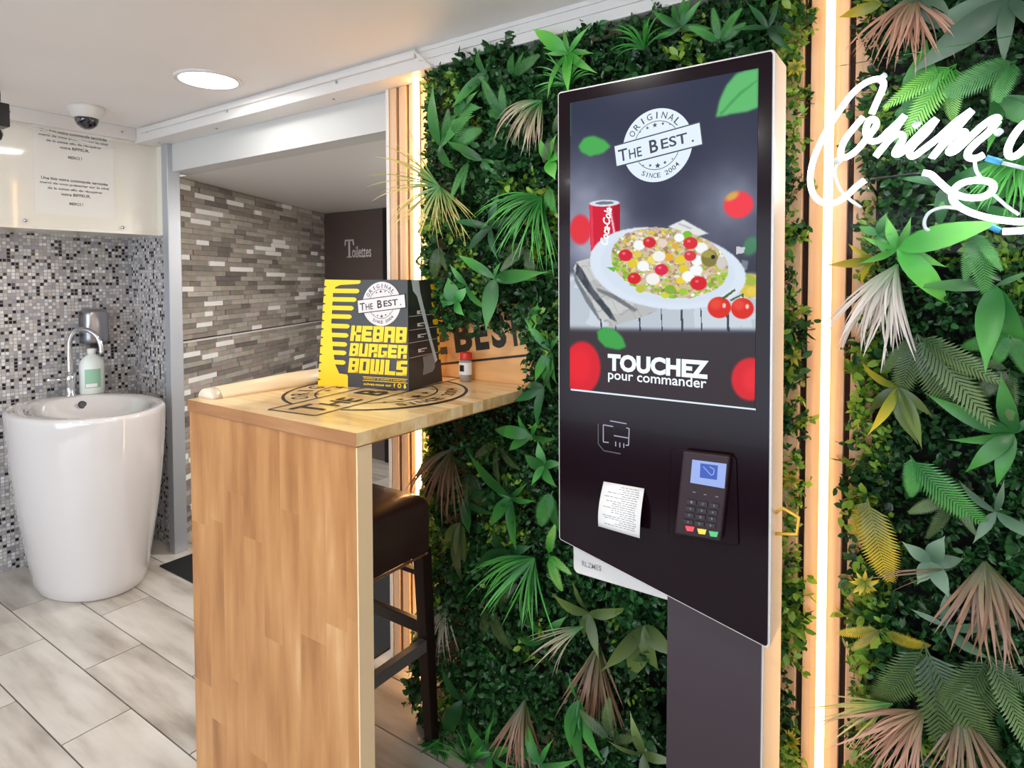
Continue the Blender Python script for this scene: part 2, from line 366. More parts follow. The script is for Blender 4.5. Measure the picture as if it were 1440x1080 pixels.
def plane_map(O, U, V, Nn):
    O, U, V, Nn = Vector(O), Vector(U), Vector(V), Vector(Nn)
    return lambda a, b, w: O+U*a+V*b+Nn*w

def emblem(fn, parent, r, tilt, ink, fill=None, off=.0006, thick=1):
    """round stamp: ORIGINAL / THE BEST / SINCE 2004 with stars and a slanted banner"""
    ct, st = math.cos(tilt), math.sin(tilt)
    H = .3*r; Wd = 1.24*r
    perp = lambda x, y: -x*st+y*ct
    keep = (lambda x, y: abs(perp(x, y)) > H*1.05)
    if fill:
        Flat().disc(0, 0, r, 64).build('logo_disc', fn, off, fill, parent)
    a = Flat()
    if not fill: a.ring(0, 0, r*.985, r*.035*thick, keep, wf=lambda t: 1+1.6*abs(math.sin(t-tilt-PI/2+.0))**6 if False else 1+1.4*abs(math.cos(t-1.2))**8)
    a.build('logo_ring', fn, off*2, ink, parent) if a.f else None; a = Flat()
    a.ring(0, 0, r*.66, r*.018, keep).build('logo_inner_ring', fn, off*2, ink, parent); a = Flat()
    a.arc('ORIGINAL', 0, 0, r*.82, R(148)+tilt*.3, R(42)+tilt*.3, r*.18, r*.15, bold=.005)
    a.arc('SINCE 2004', 0, 0, r*.82, R(243), R(315), r*.13, r*.1, inside=True, bold=.005)
    for ang, rr, sz in [(95, .5, .075), (70, .54, .05), (120, .52, .05), (50, .6, .03), (142, .6, .03), (275, .5, .085), (300, .5, .055), (250, .5, .05), (322, .58, .03), (230, .58, .03)]:
        x, y = r*rr*math.cos(R(ang)), r*rr*math.sin(R(ang)); x += -st*r*.06; y += ct*r*.06*(1 if ang < 180 else -1)
        if abs(perp(x, y)) > H*1.15: a.star(x, y, r*sz)
    a.build('logo_lettering', fn, off*2, ink, parent)
    if fill:
        Flat().rect(0, 0, 2*Wd+.04*r, 2*H+.04*r, tilt).build('logo_banner_edge', fn, off*2.6, ink, parent)
        Flat().rect(0, 0, 2*Wd-.02*r, 2*H-.03*r, tilt).build('logo_banner', fn, off*3.2, fill, parent)
    b = Flat()
    def T(t, x, y, w, h, bold=.01):
        b.text(t, x*ct-y*st, x*st+y*ct, w, h, bold, .0, tilt)
    if not fill:
        for sgn in (-1, 1): b.rect(-H*sgn*st*-1*-1, H*sgn*ct, 2*Wd, .022*r*thick, tilt); b.rect(sgn*Wd*ct, sgn*Wd*st, .022*r*thick, 2*H, tilt)
    T('T', -1.0*r, -.02*r, .28*r, .34*r); T('HE', -.63*r, -.05*r, .38*r, .27*r)
    T('B', -.08*r, 0, .24*r, .36*r, .02); T('EST', .5*r, -.01*r, .74*r, .28*r, .015); b.disc(1.02*r*ct, 1.02*r*st-.14*r, .03*r, 10)
    b.build('banner_lettering', fn, off*4, ink, parent)

# ================================================================== THE ROOM
XL, XR_, YF, YB = -3.9, 1.6, -3.0, 1.75
def struct(mb, name, m, bevel=0, label=None, parent=None):
    o = mb.build(name, m, parent, bevel)
    if parent is None: o['kind'] = 'structure'
    if label: o['label'] = label
    return o
ceil = struct(MB().box(-3.54, XR_, YF, YB, ZC, ZC+.1), 'ceiling', M['ceiling'], label='smooth off-white ceiling with a round downlight')
struct(MB().box(-4.9, -1.66, 1.86, 3.75, 2.059, 2.16), 'ceiling_rear', M['white'], label='lower white ceiling of the back room')
wl = struct(MB().box(XL-.1, XL, YF, YB+.1, 0, 1.76), 'wall_left', M['mosaic'], label='glass mosaic wall of black, grey and silver tesserae behind the basin')
struct(MB().box(XL, -3.445, 1.765, 1.785, 0, 1.9), 'wall_left_return', M['mosaic'], label='short return of the mosaic wall beside the grey post')
struct(MB().box(XL-.1, -3.54, YF, YB+.015, 1.726, ZC), 'wall_left_upper', M['cream'], label='cream panelled bulkhead above the mosaic wall')
struct(MB().box(-3.54, -3.445, 1.742, 1.80, 1.726, 2.204), 'trim_1', M['cream'], label='cream end strip of the bulkhead')
struct(MB().box(-3.445, -1.66, YB, 1.86, 2.059, 2.28), 'wall_header', mat('header_paint', (204, 203, 200), .5), label='white header over the opening to the back room')
struct(MB().box(-1.66, XR_, YB+.0, YB+.1, 0, 2.28), 'wall_rear', M['gap'], label='dark wall behind the slats and the plants')
struct(MB().box(XR_, XR_+.1, YF, YB+.1, 0, ZC), 'wall_right', M['white'])
struct(MB().box(-1.66, -1.56, 1.86, 3.7, 0, 2.06), 'wall_rear_right', M['white'])
struct(MB().box(-4.9, -1.56, 3.64, 3.74, 0, 2.06), 'wall_rear_far', M['toilet'], label='dark brown wall at the end of the back room')
# shopfront piers and lintel at the street side (daylight enters between them)
struct(MB().box(XL-.1, XR_+.1, YF-.15, YF, 2.05, ZC+.1).box(XL-.1, XL+.5, YF-.15, YF, 0, 2.05).box(XR_-.4, XR_+.1, YF-.15, YF, 0, 2.05), 'wall_front', M['white'])

# ---- floor: every plank tile is a part
fl = struct(MB().box(-4.9, XR_+.1, YF-.15, 3.74, -.06, -.006), 'floor', M['grout'], label='wood-look grey-beige plank tiles with thin dark grout')
TW, TL_ = .2115, .75
tile_me = {}
def tile(x0, x1, y0, y1):
    k = (round(x1-x0, 3), round(y1-y0, 3))
    if k not in tile_me:
        a, b = k; bm = bmesh.new(); g = .0026
        bmesh.ops.create_cube(bm, size=1, matrix=Matrix.Translation((0, 0, -.003)) @ Matrix.Diagonal((a-2*g, b-2*g, .006, 1)))
        bmesh.ops.bevel(bm, geom=[e for e in bm.edges if all(v.co.z > -.001 for v in e.verts)], offset=.0015, segments=1)
        me = bpy.data.meshes.new('tile'); bm.to_mesh(me); bm.free(); me.materials.append(M['tile']); tile_me[k] = me
    o = bpy.data.objects.new('tile', tile_me[k]); COL.objects.link(o); o.parent = fl; o.location = ((x0+x1)/2, (y0+y1)/2, 0)
r_ = -10
while 1.0+r_*TW < 3.6:
    y0 = 1.0+r_*TW; y1 = min(y0+TW, 3.62)
    off = -2.66 if r_ % 2 == 0 else -2.285
    x = off-TL_*3
    while x < 1.55:
        if y0 < 1.7 or x < -1.5: 
            a, b = max(x, -4.85), min(x+TL_, XR_ if y0 < 1.7 else -1.66)
            if b-a > .03 and not (y0 < 1.5 and b < XL): tile(a, b, y0, y1)
        x += TL_
    r_ += 1

# ---- trims
tr = struct(MB().box(-3.54, XR_, 1.63, YB, 2.204, ZC), 'trim_2', M['trim'], .003, 'white PVC cornice over the plant wall')
struct(MB().box(-3.46, -1.516, 1.618, 1.63, 2.246, 2.268), 'cable_duct', M['trim'], .002, parent=tr)
struct(MB().box(-1.50, XR_, 1.624, 1.63, 2.234, 2.24).box(-1.50, XR_, 1.624, 1.63, 2.262, 2.266), 'moulding', M['trim'], parent=tr)
sc_ = [(207, 185), (319.6, 156.5), (473, 115.6)]
for px, py in sc_:
    p = bp(px, py, 1.629); struct(MB().lathe((0, 0, 0), [(.006, 0), (.006, .003), (.003, .005)], 10), 'screw', M['steel'], parent=tr)
    s = [o for o in tr.children if o.name.startswith('screw')][-1]; s.location = (p.x, 1.63, p.z); s.rotation_euler = (R(90), 0, 0)
for X in (-2.86, -2.02, -3.4):
    s = struct(MB().lathe((0, 0, 0), [(.006, 0), (.006, .002), (.003, .004)], 10), 'screw', M['steel'], parent=tr); s.location = (X, 1.69, 2.204); s.rotation_euler = (R(180), 0, 0)
tl = struct(MB().box(-3.54, -3.515, YF, 1.63, 2.215, ZC), 'trim_3', M['trim'], .003, 'white cornice above the cream notice panel')
for Y in (1.08, 1.56):
    s = struct(MB().lathe((0, 0, 0), [(.006, 0), (.006, .002), (.003, .004)], 10), 'screw', M['steel'], parent=tl); s.location = (-3.515, Y, 2.25); s.rotation_euler = (0, R(90), 0)
struct(MB().box(-3.447, -3.388, 1.72, 1.79, 0, 2.204), 'trim_4', M['alu'], .004, 'grey aluminium post between mosaic and stone walls')
# white cable looping from the cornice and along the notice panel
c = MB().tube(smooth_path([(-1.515, 1.62, 2.275), (-1.49, 1.60, 2.25), (-1.46, 1.59, 2.23), (-1.44, 1.62, 2.205), (-1.42, 1.66, 2.2)]), .004).build('cable', M['trim'])
tag(c, 'short white cable looping off the cornice above the plants', 'cable')
c = MB().tube(smooth_path([(-3.505, 1.02, 2.20), (-3.50, 1.2, 2.19), (-3.50, 1.38, 2.165), (-3.50, 1.5, 2.16), (-3.505, 1.58, 2.19), (-3.52, 1.6, 2.21)]), .0035).build('cable', M['trim'])
tag(c, 'thin pale cable sagging under the cornice across the notice', 'cable')

# ---- stone wall of thin strips
S0 = Vector((-3.518, 1.807, 0)); SD = Vector((-.463, .886, 0)).normalized(); SN = Vector((SD.y, -SD.x, 0))
SLEN = 2.2
sw = MB(); sw.obox(S0+SD*SLEN/2-SN*.03+Vector((0, 0, 1.03)), (SD, SN, Vector((0, 0, 1))), SLEN/2, .02, 1.03)
sw = struct(sw, 'wall_rear_left', M['grout'], label='wall of thin grey, brown and white stone strips beyond the post')
strips = []; z = .0; row = 0; RH = .0305
while z < 2.05:
    if abs(z-1.125) < RH*.5: z += .012
    u = -random.random()*.15
    while u < SLEN-.02:
        ln = random.choice([.09, .13, .16, .2, .24, .28]); a, b = max(u, 0), min(u+ln, SLEN)
        if b-a > .03: strips.append((a, b, z, z+RH, random.uniform(.002, .014)))
        u += ln
    z += RH; row += 1
strips.sort(key=lambda s_: (-(1 if (s_[2] > 1.06) else 0), s_[0]+random.random()*.01))
box_me = {}
UPZ = Vector((0, 0, 1))
for i, (a, b, z0, z1, pr_) in enumerate(strips[:300]):
    k = (round(b-a, 2), round(pr_, 3))
    if k not in box_me:
        me = MB().box(-(b-a)/2+.0007, (b-a)/2-.0007, -.012, k[1], -RH/2+.0007, RH/2-.0007)
        m_ = bpy.data.meshes.new('stone_strip'); m_.from_pydata(me.v, [], me.f); m_.materials.append(M['stone']); m_.update(); box_me[k] = m_
    o = bpy.data.objects.new('stone_strip', box_me[k]); COL.objects.link(o); o.parent = sw
    p = S0+SD*(a+b)/2+UPZ*(z0+z1)/2
    # local x along wall, y outwards
    o.matrix_local = Matrix(((SD.x, SN.x, 0, p.x), (SD.y, SN.y, 0, p.y), (0, 0, 1, p.z), (0, 0, 0, 1)))
mb = MB()
for a, b, z0, z1, pr_ in strips[300:]:
    mb.obox(S0+SD*(a+b)/2+UPZ*(z0+z1)/2+SN*(pr_-.012)/2, (SD, SN, UPZ), (b-a)/2-.0007, (pr_+.012)/2, RH/2-.0007)
o = mb.build('stone_strips', M['stone'], sw, kind='stuff')
at = o.data.attributes.new('tone', 'FLOAT', 'POINT'); at.data.foreach_set('value', np.repeat(rng.random(len(strips)-300), 8).astype(np.float32))
mb = MB(); mb.obox(S0+SD*SLEN/2+UPZ*1.128+SN*.004, (SD, SN, UPZ), SLEN/2, .012, .005); mb.build('white_joint_strip', M['white'], sw)

# ---- back room door with lettering
td = thing('toilet_door', 'dark brown toilet door with pale Toilettes lettering', 'door', (-4.1, 3.6, 0)); td['kind'] = 'structure'
MB().box(-4.6, -3.72, 3.6, 3.635, .0, 2.055).build('door_leaf', M['toilet'], td, .003)
MB().box(-3.712, -3.66, 3.585, 3.635, .0, 2.055).build('door_frame', M['jamb'], td)
f = Flat()
# ornate T with drooping serifs, the rest narrow
bx = -4.18; tw = .32
f.rect(.055, .08, .022, .15); f.rect(.055, .01, .06, .012); f.rect(.055, .15, .11, .014); f.poly([(0, .15), (.02, .15), (.008, .105), (-.004, .108)]); f.poly([(.09, .15), (.112, .15), (.118, .108), (.104, .105)])
f.text('oilettes', .205, .052, .23, .095, .012)
for x in (.139, .157, .213, .234): f.rect(x, .008, .02, .008)
f.build('lettering', plane_map((bx, 3.598, 1.665), (1, 0, 0), (0, 0, 1), (0, -1, 0)), .001, mat('pale_lettering', (232, 224, 222), .4), td, 'pale serif lettering Toilettes')

# ---- doorway mat
mt = MB().box(-3.31, -1.80, 1.60, 2.95, .0, .008).build('floor_mat', M['rubber'], None, .003); tag(mt, 'flat black rubber mat in the opening to the back room', 'mat')

# ================================================================== SLATS AND LED STRIPS
def slat_panel(label, slats, zt, zb=0, xb=None):
    t = thing('slatted_panel', label, 'panel', ((slats[0][0]+slats[-1][1])/2, YB, 0))
    MB().box(slats[0][0]-.003, slats[-1][1]+.003, YB-.006, YB-.0005, zb, zt).build('backing_board', M['gap'], t)
    for a, b in slats: MB().box(a, b, YB-.028, YB-.006, zb, zt).build('slat', M['slat'], t, .0015)
    return t
slat_panel('narrow strip of oak slats left of the planted wall', [(-1.741, -1.707), (-1.692, -1.656), (-1.641, -1.600), (-1.59, -1.55)], 2.203)
w = MB().box(-1.760, -1.745, YB-.03, YB+.11, 0, 2.203).build('trim_5', M['trim'], None, .001); w['kind'] = 'structure'; w['label'] = 'thin white jamb left of the slats'
slat_panel('oak slatted strip between the two planted walls', [(-.372, -.2965), (-.281, -.1965), (-.183, -.105)], 2.203)
def led(label, x, y, w_=.011, mk='ledglow'):
    t = thing('led_strip', label, 'light', (x, y, 0))
    MB().box(x-.008, x+.008, y+.006, y+.012, .01, 2.2).build('mounting_channel', M['alu'], t)
    MB().tube([(x, y, .012), (x, y, 1.1), (x, y, 2.198)], w_, 12).build('light_tube', M[mk], t)
led('vertical warm LED tube glowing at the left rim of the foliage', -1.588, YB-.045, .012, 'ledglow2')
led('vertical warm LED tube on the slats between the planted walls', -.236, YB-.042, .0105)

# ================================================================== CEILING THINGS
for i, (x, y) in enumerate(LAMPS[:1]):
    t = thing('ceiling_light', 'round flush white downlight glowing in the ceiling', 'light', (x, y, ZC))
    MB().lathe((x, y, ZC), [(.125, 0), (.125, -.006), (.113, -.009), (.107, -.006)], 48, caps=(False, False)).build('rim', M['trim'], t)
    MB().lathe((x, y, ZC), [(.108, -.004), (.108, -.007)], 48).build('diffuser', M['lampglow'], t)
for x, y in LAMPS[1:]:
    t = thing('ceiling_light', 'unseen round flush downlight added further back to light the shop', 'light', (x, y, ZC), 'unseen downlights added behind the viewer')
    MB().lathe((x, y, ZC), [(.105, 0), (.105, -.006), (.094, -.009), (.088, -.006)], 32, caps=(False, False)).build('rim', M['trim'], t)
    MB().lathe((x, y, ZC), [(.089, -.004), (.089, -.007)], 32).build('diffuser', M['lampglow'], t)
t = thing('dome_camera', 'white ceiling security camera with smoked dark dome', 'camera', (-3.27, 1.30, ZC))
MB().lathe((-3.27, 1.30, ZC), [(.075, 0), (.074, -.012), (.066, -.03), (.056, -.05), (.05, -.053)], 40).build('base', M['trim'], t)
MB().lathe((-3.27, 1.30, ZC-.05), [(.049, 0), (.048, -.012), (.04, -.032), (.026, -.045), (.01, -.051), (.001, -.052)], 32).build('dome', M['darkdome'], t)
sp = thing('spotlight', 'small black box spotlight hanging at the left picture edge', 'light', (-3.2, .93, ZC))
X0, Y0 = -3.2, .93
MB().tube(smooth_path([(X0, Y0-.03, 2.215), (X0, Y0-.025, 2.262), (X0, Y0+.0, 2.279), (X0, Y0+.02, 2.262), (X0, Y0+.022, 2.215)], 5), .005).build('bracket', M['black'], sp)
MB().box(X0-.04, X0+.04, Y0-.06, Y0+.045, 2.11, 2.205).build('body', M['black'], sp, .004)
MB().lathe((X0, Y0-.005, 2.11), [(.018, 0), (.03, -.012), (.036, -.03), (.03, -.05), (.014, -.06), (.002, -.062)], 20).build('lamp_head', M['black'], sp)

# ================================================================== NOTICE PANEL
t = thing('notice_board', 'clear acrylic holder with French pager notice on the cream bulkhead', 'sign', (-3.53, 1.3, 1.75))
MB().box(-3.539, -3.5375, 1.175, 1.525, 1.80, 2.215).build('notice_sheet', mat('notice_sheet_paper', (232, 229, 222), .5), t)
MB().box(-3.532, -3.529, .35, 1.72, 1.738, 2.200).build('acrylic_sheet', M['glass'], t, .0008)
nm = plane_map((-3.5365, 1.35, 0), (0, 1, 0), (0, 0, 1), (1, 0, 0))
LNS = [('Une fois votre commande terminée', .29), ('merci de vous présenter sur le côté', .30), ('de la caisse afin de récupérer', .24), ('votre BIPPEUR.', .13), ('MERCI !', .06)]
f = Flat()
for zc_ in (2.198, 1.972):
    for k, (s_, w_) in enumerate(LNS): f.text(s_, 0, zc_-k*.0235-(.020 if k == 4 else 0), w_, .0145, .03)
f.build('lettering', nm, 0, M['ink'], t)
for px, py in ((35, 310), (172, 320)):
    d = proj_ray(px, py); tt = -3.53/d.x; p = Vector((0, 0, CH))+d*tt
    o = MB().lathe((0, 0, 0), [(.008, 0), (.009, .006), (.007, .012), (.002, .014)], 16).build('stud', M['chrome'], t)
    o.matrix_parent_inverse = Matrix.Translation(-Vector(t.location)); o.location = (-3.531, p.y, p.z); o.rotation_euler = (0, R(90), 0)

# ================================================================== BASIN
t = thing('washbasin', 'freestanding white oval pedestal washbasin', 'washbasin', (-3.46, 1.34, 0))
def ell(cx, cy, b, a, z, n=64): return [(cx+b*math.cos(2*PI*i/n), cy+a*math.sin(2*PI*i/n), z) for i in range(n)]
prof = []
for k in range(15):
    s_ = k/14; z_ = .85*s_; b_ = .31+(.425-.31)*(1-(1-s_)**1.7); a_ = .22+(.312-.22)*(1-(1-s_)**1.7)
    prof.append(ell(-3.467+.034*s_, 1.348-.016*s_, b_, a_, max(z_, 0.0)))
prof[0] = ell(-3.467, 1.348, .303, .213, 0); prof.insert(1, ell(-3.467, 1.348, .312, .222, .012))
prof += [ell(-3.433, 1.332, .424, .311, .863), ell(-3.433, 1.332, .418, .305, .871), ell(-3.433, 1.332, .408, .295, .874)]
IC = (-3.40, 1.345)
prof += [ell(IC[0], IC[1], .335, .235, .872), ell(IC[0], IC[1], .322, .224, .864), ell(IC[0], IC[1], .29, .2, .83), ell(IC[0], IC[1], .22, .15, .78), ell(IC[0], IC[1], .1, .07, .755), ell(IC[0], IC[1], .02, .02, .75)]
MB().loft(prof).build('basin', M['ceramic'], t)
o = MB().lathe((0, 0, 0), [(.021, 0), (.021, .004), (.015, .004)], 20).build('overflow_hole', M['black'], t)
o.matrix_parent_inverse = Matrix.Translation(-Vector(t.location))
o.location = (-3.672, 1.405, .834); o.rotation_euler = (0, R(62), R(10))
# tap
t = thing('tap', 'chrome gooseneck tap with side lever on the basin rim', 'tap', (-3.765, 1.387, .873))
bx, by, bz = -3.765, 1.387, .8735
MB().lathe((bx, by, bz), [(.026, 0), (.026, .006), (.02, .012), (.02, .07), (.024, .075), (.024, .11), (.014, .118)], 24).build('body', M['chrome'], t)
MB().tube(smooth_path([(bx, by, bz+.11), (bx, by, bz+.24), (bx+.005, by+.004, bz+.30), (bx+.03, by+.02, bz+.345), (bx+.075, by+.05, bz+.35), (bx+.12, by+.08, bz+.32), (bx+.14, by+.093, bz+.27), (bx+.142, by+.095, bz+.225)], 6), .0125, 14).build('spout', M['chrome'], t)
MB().tube([(bx, by, bz+.09), (bx+.01, by-.06, bz+.094), (bx+.015, by-.11, bz+.098)], .01, 12, rs=[.012, .009, .012]).build('lever', M['chrome'], t)
# bottle
b0 = (-3.765, 1.490, .8735)
t = thing('soap_bottle', 'milky plastic bottle with pale green label beside the tap', 'bottle', b0)
MB().loft([[(b0[0]+r*sx*math.cos(2*PI*i/32), b0[1]+r*math.sin(2*PI*i/32), b0[2]+z) for i in range(32)] for r, z, sx in [(.055, 0, .8), (.06, .006, .8), (.06, .15, .8), (.055, .175, .8), (.04, .195, .85), (.022, .208, 1), (.019, .212, 1)]]).build('body', M['bottle'], t)
MB().lathe((b0[0], b0[1], b0[2]+.212), [(.02, 0), (.02, .028), (.017, .03)], 20).build('cap', mat('white_cap', (236, 236, 232), .4), t)
MB().add(*(lambda n: ([(b0[0]+.0605*.8*math.cos(a), b0[1]+.0608*math.sin(a), b0[2]+z) for z in (.035, .135) for a in [R(-50)+R(75)*k/n for k in range(n+1)]], [(k, k+1, n+2+k, n+1+k) for k in range(n)]))(10), smooth=True).build('label', M['greenlabel'], t, flip=False)
MB().add(*(lambda n: ([(b0[0]+.0615*.8*math.cos(a), b0[1]+.0615*math.sin(a), b0[2]+z) for z in (.04, .058) for a in [R(-45)+R(50)*k/n for k in range(n+1)]], [(k, k+1, n+2+k, n+1+k) for k in range(n)]))(8), smooth=True).build('barcode_patch', M['paper'], t, flip=False)
# dispenser on the mosaic wall
dy, dz = 1.545, 1.13
t = thing('soap_dispenser', 'rounded polished steel dispenser fixed on the mosaic wall above the bottle', 'dispenser', (XL, dy, dz))
def rr(cy, cz, hy, hz, x, rad=.03, n=6):
    out = []
    for (sy, sz, a0) in ((1, 1, 0), (-1, 1, 90), (-1, -1, 180), (1, -1, 270)):
        for k in range(n+1):
            a = R(a0+90*k/n); out.append((x, cy+sy*(hy-rad)+rad*math.cos(a), cz+sz*(hz-rad)+rad*math.sin(a)))
    return out
cz_ = 1.225
MB().loft([rr(dy, cz_, .060, .10, XL+.002), rr(dy, cz_, .060, .10, XL+.07), rr(dy, cz_, .054, .094, XL+.088), rr(dy, cz_, .038, .078, XL+.098, .025)]).build('body', M['steel'], t)
MB().box(XL+.03, XL+.09, dy-.02, dy+.02, cz_-.115, cz_-.095).build('nozzle', M['black'], t, .004)

# ================================================================== COUNTER
CXL, CXR, CYF, CYB, CZ = -1.8237, -1.0967, .9709, 1.742, 1.13
ST = .0345
t = thing('bar_counter', 'high bar table of laminated pale wood with a solid end panel', 'table', ((CXL+CXR)/2, (CYF+CYB)/2, 0))
CT = t
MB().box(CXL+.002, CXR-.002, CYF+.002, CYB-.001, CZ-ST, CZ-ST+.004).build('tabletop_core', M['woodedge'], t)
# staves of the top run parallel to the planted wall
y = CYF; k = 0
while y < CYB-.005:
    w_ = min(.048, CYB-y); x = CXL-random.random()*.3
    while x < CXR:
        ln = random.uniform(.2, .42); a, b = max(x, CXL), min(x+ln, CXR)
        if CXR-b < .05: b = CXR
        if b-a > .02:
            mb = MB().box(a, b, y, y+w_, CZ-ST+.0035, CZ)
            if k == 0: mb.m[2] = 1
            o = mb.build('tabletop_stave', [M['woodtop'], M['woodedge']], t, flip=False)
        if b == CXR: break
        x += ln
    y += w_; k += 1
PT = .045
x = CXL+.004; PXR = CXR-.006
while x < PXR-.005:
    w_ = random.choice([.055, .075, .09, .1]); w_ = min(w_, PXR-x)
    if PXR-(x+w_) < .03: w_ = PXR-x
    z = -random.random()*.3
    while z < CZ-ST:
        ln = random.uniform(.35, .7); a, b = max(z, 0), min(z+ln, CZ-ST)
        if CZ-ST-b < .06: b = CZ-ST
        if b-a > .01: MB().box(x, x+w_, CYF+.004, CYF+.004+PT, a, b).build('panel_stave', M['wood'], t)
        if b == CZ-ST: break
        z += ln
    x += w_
o = MB().box(PXR, PXR+.004, CYF+.004, CYF+.004+PT, 0, CZ-ST).build('panel_edging', M['wax'], t)
# backsplash
o = MB().box(-1.545, -1.098, YB-.018, YB-.0005, CZ+.0005, 1.40).build('backsplash', M['woodback'], t, .001)
# rounded rail on the far-left edge
n = 10
ring = lambda Y, s_: [(-1.795+.058*s_*math.cos(a), Y, CZ+.040*s_*math.sin(a)) for a in [PI*k_/n for k_ in range(n+1)]]
MB().loft([ring(1.04, .75), ring(1.3, 1), ring(1.735, 1)]).build('rounded_rail', M['wax'], t)
ring2 = lambda Y, s_: [(-1.795+.052*s_*math.cos(a), Y, CZ+.038*s_*math.sin(a)) for a in [PI*k_/n for k_ in range(n+1)]]
MB().loft([ring2(1.04, .79), ring2(1.012, .77), ring2(1.008, .7)]).build('rail_end_cap', mat('white_wrap', (222, 208, 188), .4), t)
# stamp printed on the top
emblem(plane_map((-1.454, 1.375, CZ), (0, 1, 0), (-1, 0, 0), (0, 0, 1)), CT, .283, R(7), M['inkblack'], None, .0004, 1.0)
# big lettering on the backsplash
p1 = bp(625, 511.5, 1.732); p2 = bp(757, 498, 1.732); tl_ = math.atan2(p2.z-p1.z, p2.x-p1.x)
bm_ = plane_map((p1.x, YB-.018, p1.z), (math.cos(tl_), 0, math.sin(tl_)), (-math.sin(tl_), 0, math.cos(tl_)), (0, -1, 0))
ln = (p2-p1).length
f = Flat(); f.rect(ln/2-.03, 0, ln+.10, .008)
for ch, a, b in (('H', 575, 603), ('E', 608, 631), ('B', 643, 668), ('E', 672, 691.5), ('S', 696, 717), ('T', 719, 739), ('R', 749, 753)):
    a = (bp(a, 500, 1.732).x-p1.x); b = (bp(b, 500, 1.732).x-p1.x); hh = .115 if ch != 'R' else .025
    f.text(ch, (a+b)/2, .034+hh/2, b-a, hh, .045)
f.build('lettering', bm_, .0006, M['inkblack'], CT, 'bold black letters THE BEST')

# ================================================================== SPICE JAR
j = (-1.352, 1.690, CZ+.0005)
t = thing('spice_jar', 'small spice jar with red cap and white label by the backsplash', 'jar', j)
MB().lathe(j, [(.020, 0), (.022, .003), (.022, .07), (.019, .076)], 28).build('glass_body', M['jarglass'], t)
MB().lathe((j[0], j[1], j[2]+.002), [(.0205, 0), (.0205, .03)], 24).build('spice', M['spice'], t)
MB().lathe((j[0], j[1], j[2]+.024), [(.0225, 0), (.0225, .042)], 28, caps=(False, False)).build('label', M['paper'], t)
MB().lathe((j[0], j[1], j[2]+.076), [(.0225, 0), (.023, .003), (.0225, .02), (.019, .024)], 28).build('cap', M['redcap'], t)
MB().add([(j[0]+.0229*math.cos(a), j[1]+.0229*math.sin(a), j[2]+z) for z in (.036, .058) for a in [R(-115)+R(50)*k/6 for k in range(7)]], [(k, k+1, 8+k, 7+k) for k in range(6)], smooth=True).build('label_patch', M['inkblack'], t, flip=False)

# ================================================================== PAPER BAG
B0 = Vector((-1.718, 1.357, CZ)); B1 = Vector((-1.38, 1.439, CZ)); B2 = Vector((-1.42, 1.646, CZ)); B3 = B0+(B2-B1)
HT = .350
T0 = Vector((-1.694, 1.372, CZ+HT+.002)); T1 = Vector((-1.392, 1.449, CZ+HT)); T2 = Vector((-1.43, 1.622, CZ+HT)); T3 = T0+(T2-T1)*.9
t = thing('paper_bag', 'black and yellow printed takeaway bag standing on the bar table', 'bag', tuple((B0+B2)/2))
BG = t
def bil(A, B, C, D):
    n_ = (B-A).cross(D-A).normalized()
    return lambda u, v, w: (A*(1-u)+B*u)*(1-v)+(D*(1-u)+C*u)*v+n_*w
def bagwall(A, B, C, D, bow=.0):
    fn = bil(A, B, C, D); nu, nv = 8, 10; vs = []; fs = []
    for j_ in range(nv+1):
        for i_ in range(nu+1):
            u, v = i_/nu, j_/nv; vs.append(fn(u, v, bow*math.sin(PI*u)*math.sin(PI*v)))
    for j_ in range(nv):
        for i_ in range(nu): a = j_*(nu+1)+i_; fs.append((a, a+1, a+nu+2, a+nu+1))
    return vs, fs
mb = MB()
for q in ((B0, B1, T1, T0), (B1, B2, T2, T1), (B2, B3, T3, T2), (B3, B0, T0, T3)): mb.add(*bagwall(*q))
mb.add([B0, B1, B2, B3], [(0, 3, 2, 1)])
up5 = Vector((0, 0, -.03))
mb.add([T0, T1, T2, T3, T0+(T2-T0)*.03+up5, T1+(T3-T1)*.03+up5, T2+(T0-T2)*.03+up5, T3+(T1-T3)*.03+up5], [(4, 5, 6, 7)])
o = mb.build('bag_body', M['bagblack'], t, flip=False)
Fm = bil(B0, B1, T1, T0); Sm = bil(B1, B2, T2, T1)
# front print, photo pixel box of the 6x crop mapped to face coordinates
def FQ(x, y):                                       # crop px (1260x1080) -> face uv, front face corners known
    v = 1-(y-90)/(985-90+(x-100)/770*35); xl = 175+(100-175)*(1-v); xr = 868+(875-868)*(1-v); return ((x-xl)/(xr-xl), v)
f = Flat()
pts = [(0, 1.0), (.18, .985), (.43, .985), (.445, .97), (.43, .955), (.2, .94), (.125, .905), (.11, .84)]
f.poly([(0, 1), (.445, .995), (.45, .975), (.43, .962), (.2, .95), (.14, .93), (.115, .88), (.115, .6), (.15, .35), (.19, .2), (.24, .12), (.33, .115), (.34, .1), (.345, 0), (0, 0)])
for (v_, u_) in ((.895, .43), (.815, .40), (.735, .37), (.655, .35), (.565, .33), (.48, .32), (.395, .31), (.315, .305), (.225, .3)):
    h_ = .021
    f.poly([(.10, v_-h_), (u_-.02, v_-h_), (u_, v_-h_*.6), (u_+.008, v_), (u_, v_+h_*.6), (u_-.02, v_+h_), (.10, v_+h_)])
f.build('yellow_fork_print', Fm, .0012, M['yellow'], t)
f = Flat()
for k in range(12): v_ = .05+k*.08; f.poly([(0, v_-.008), (.03, v_), (.03, v_+.006), (0, v_+.012)])
f.build('black_notch_print', Fm, .0018, M['bagblack'], t)
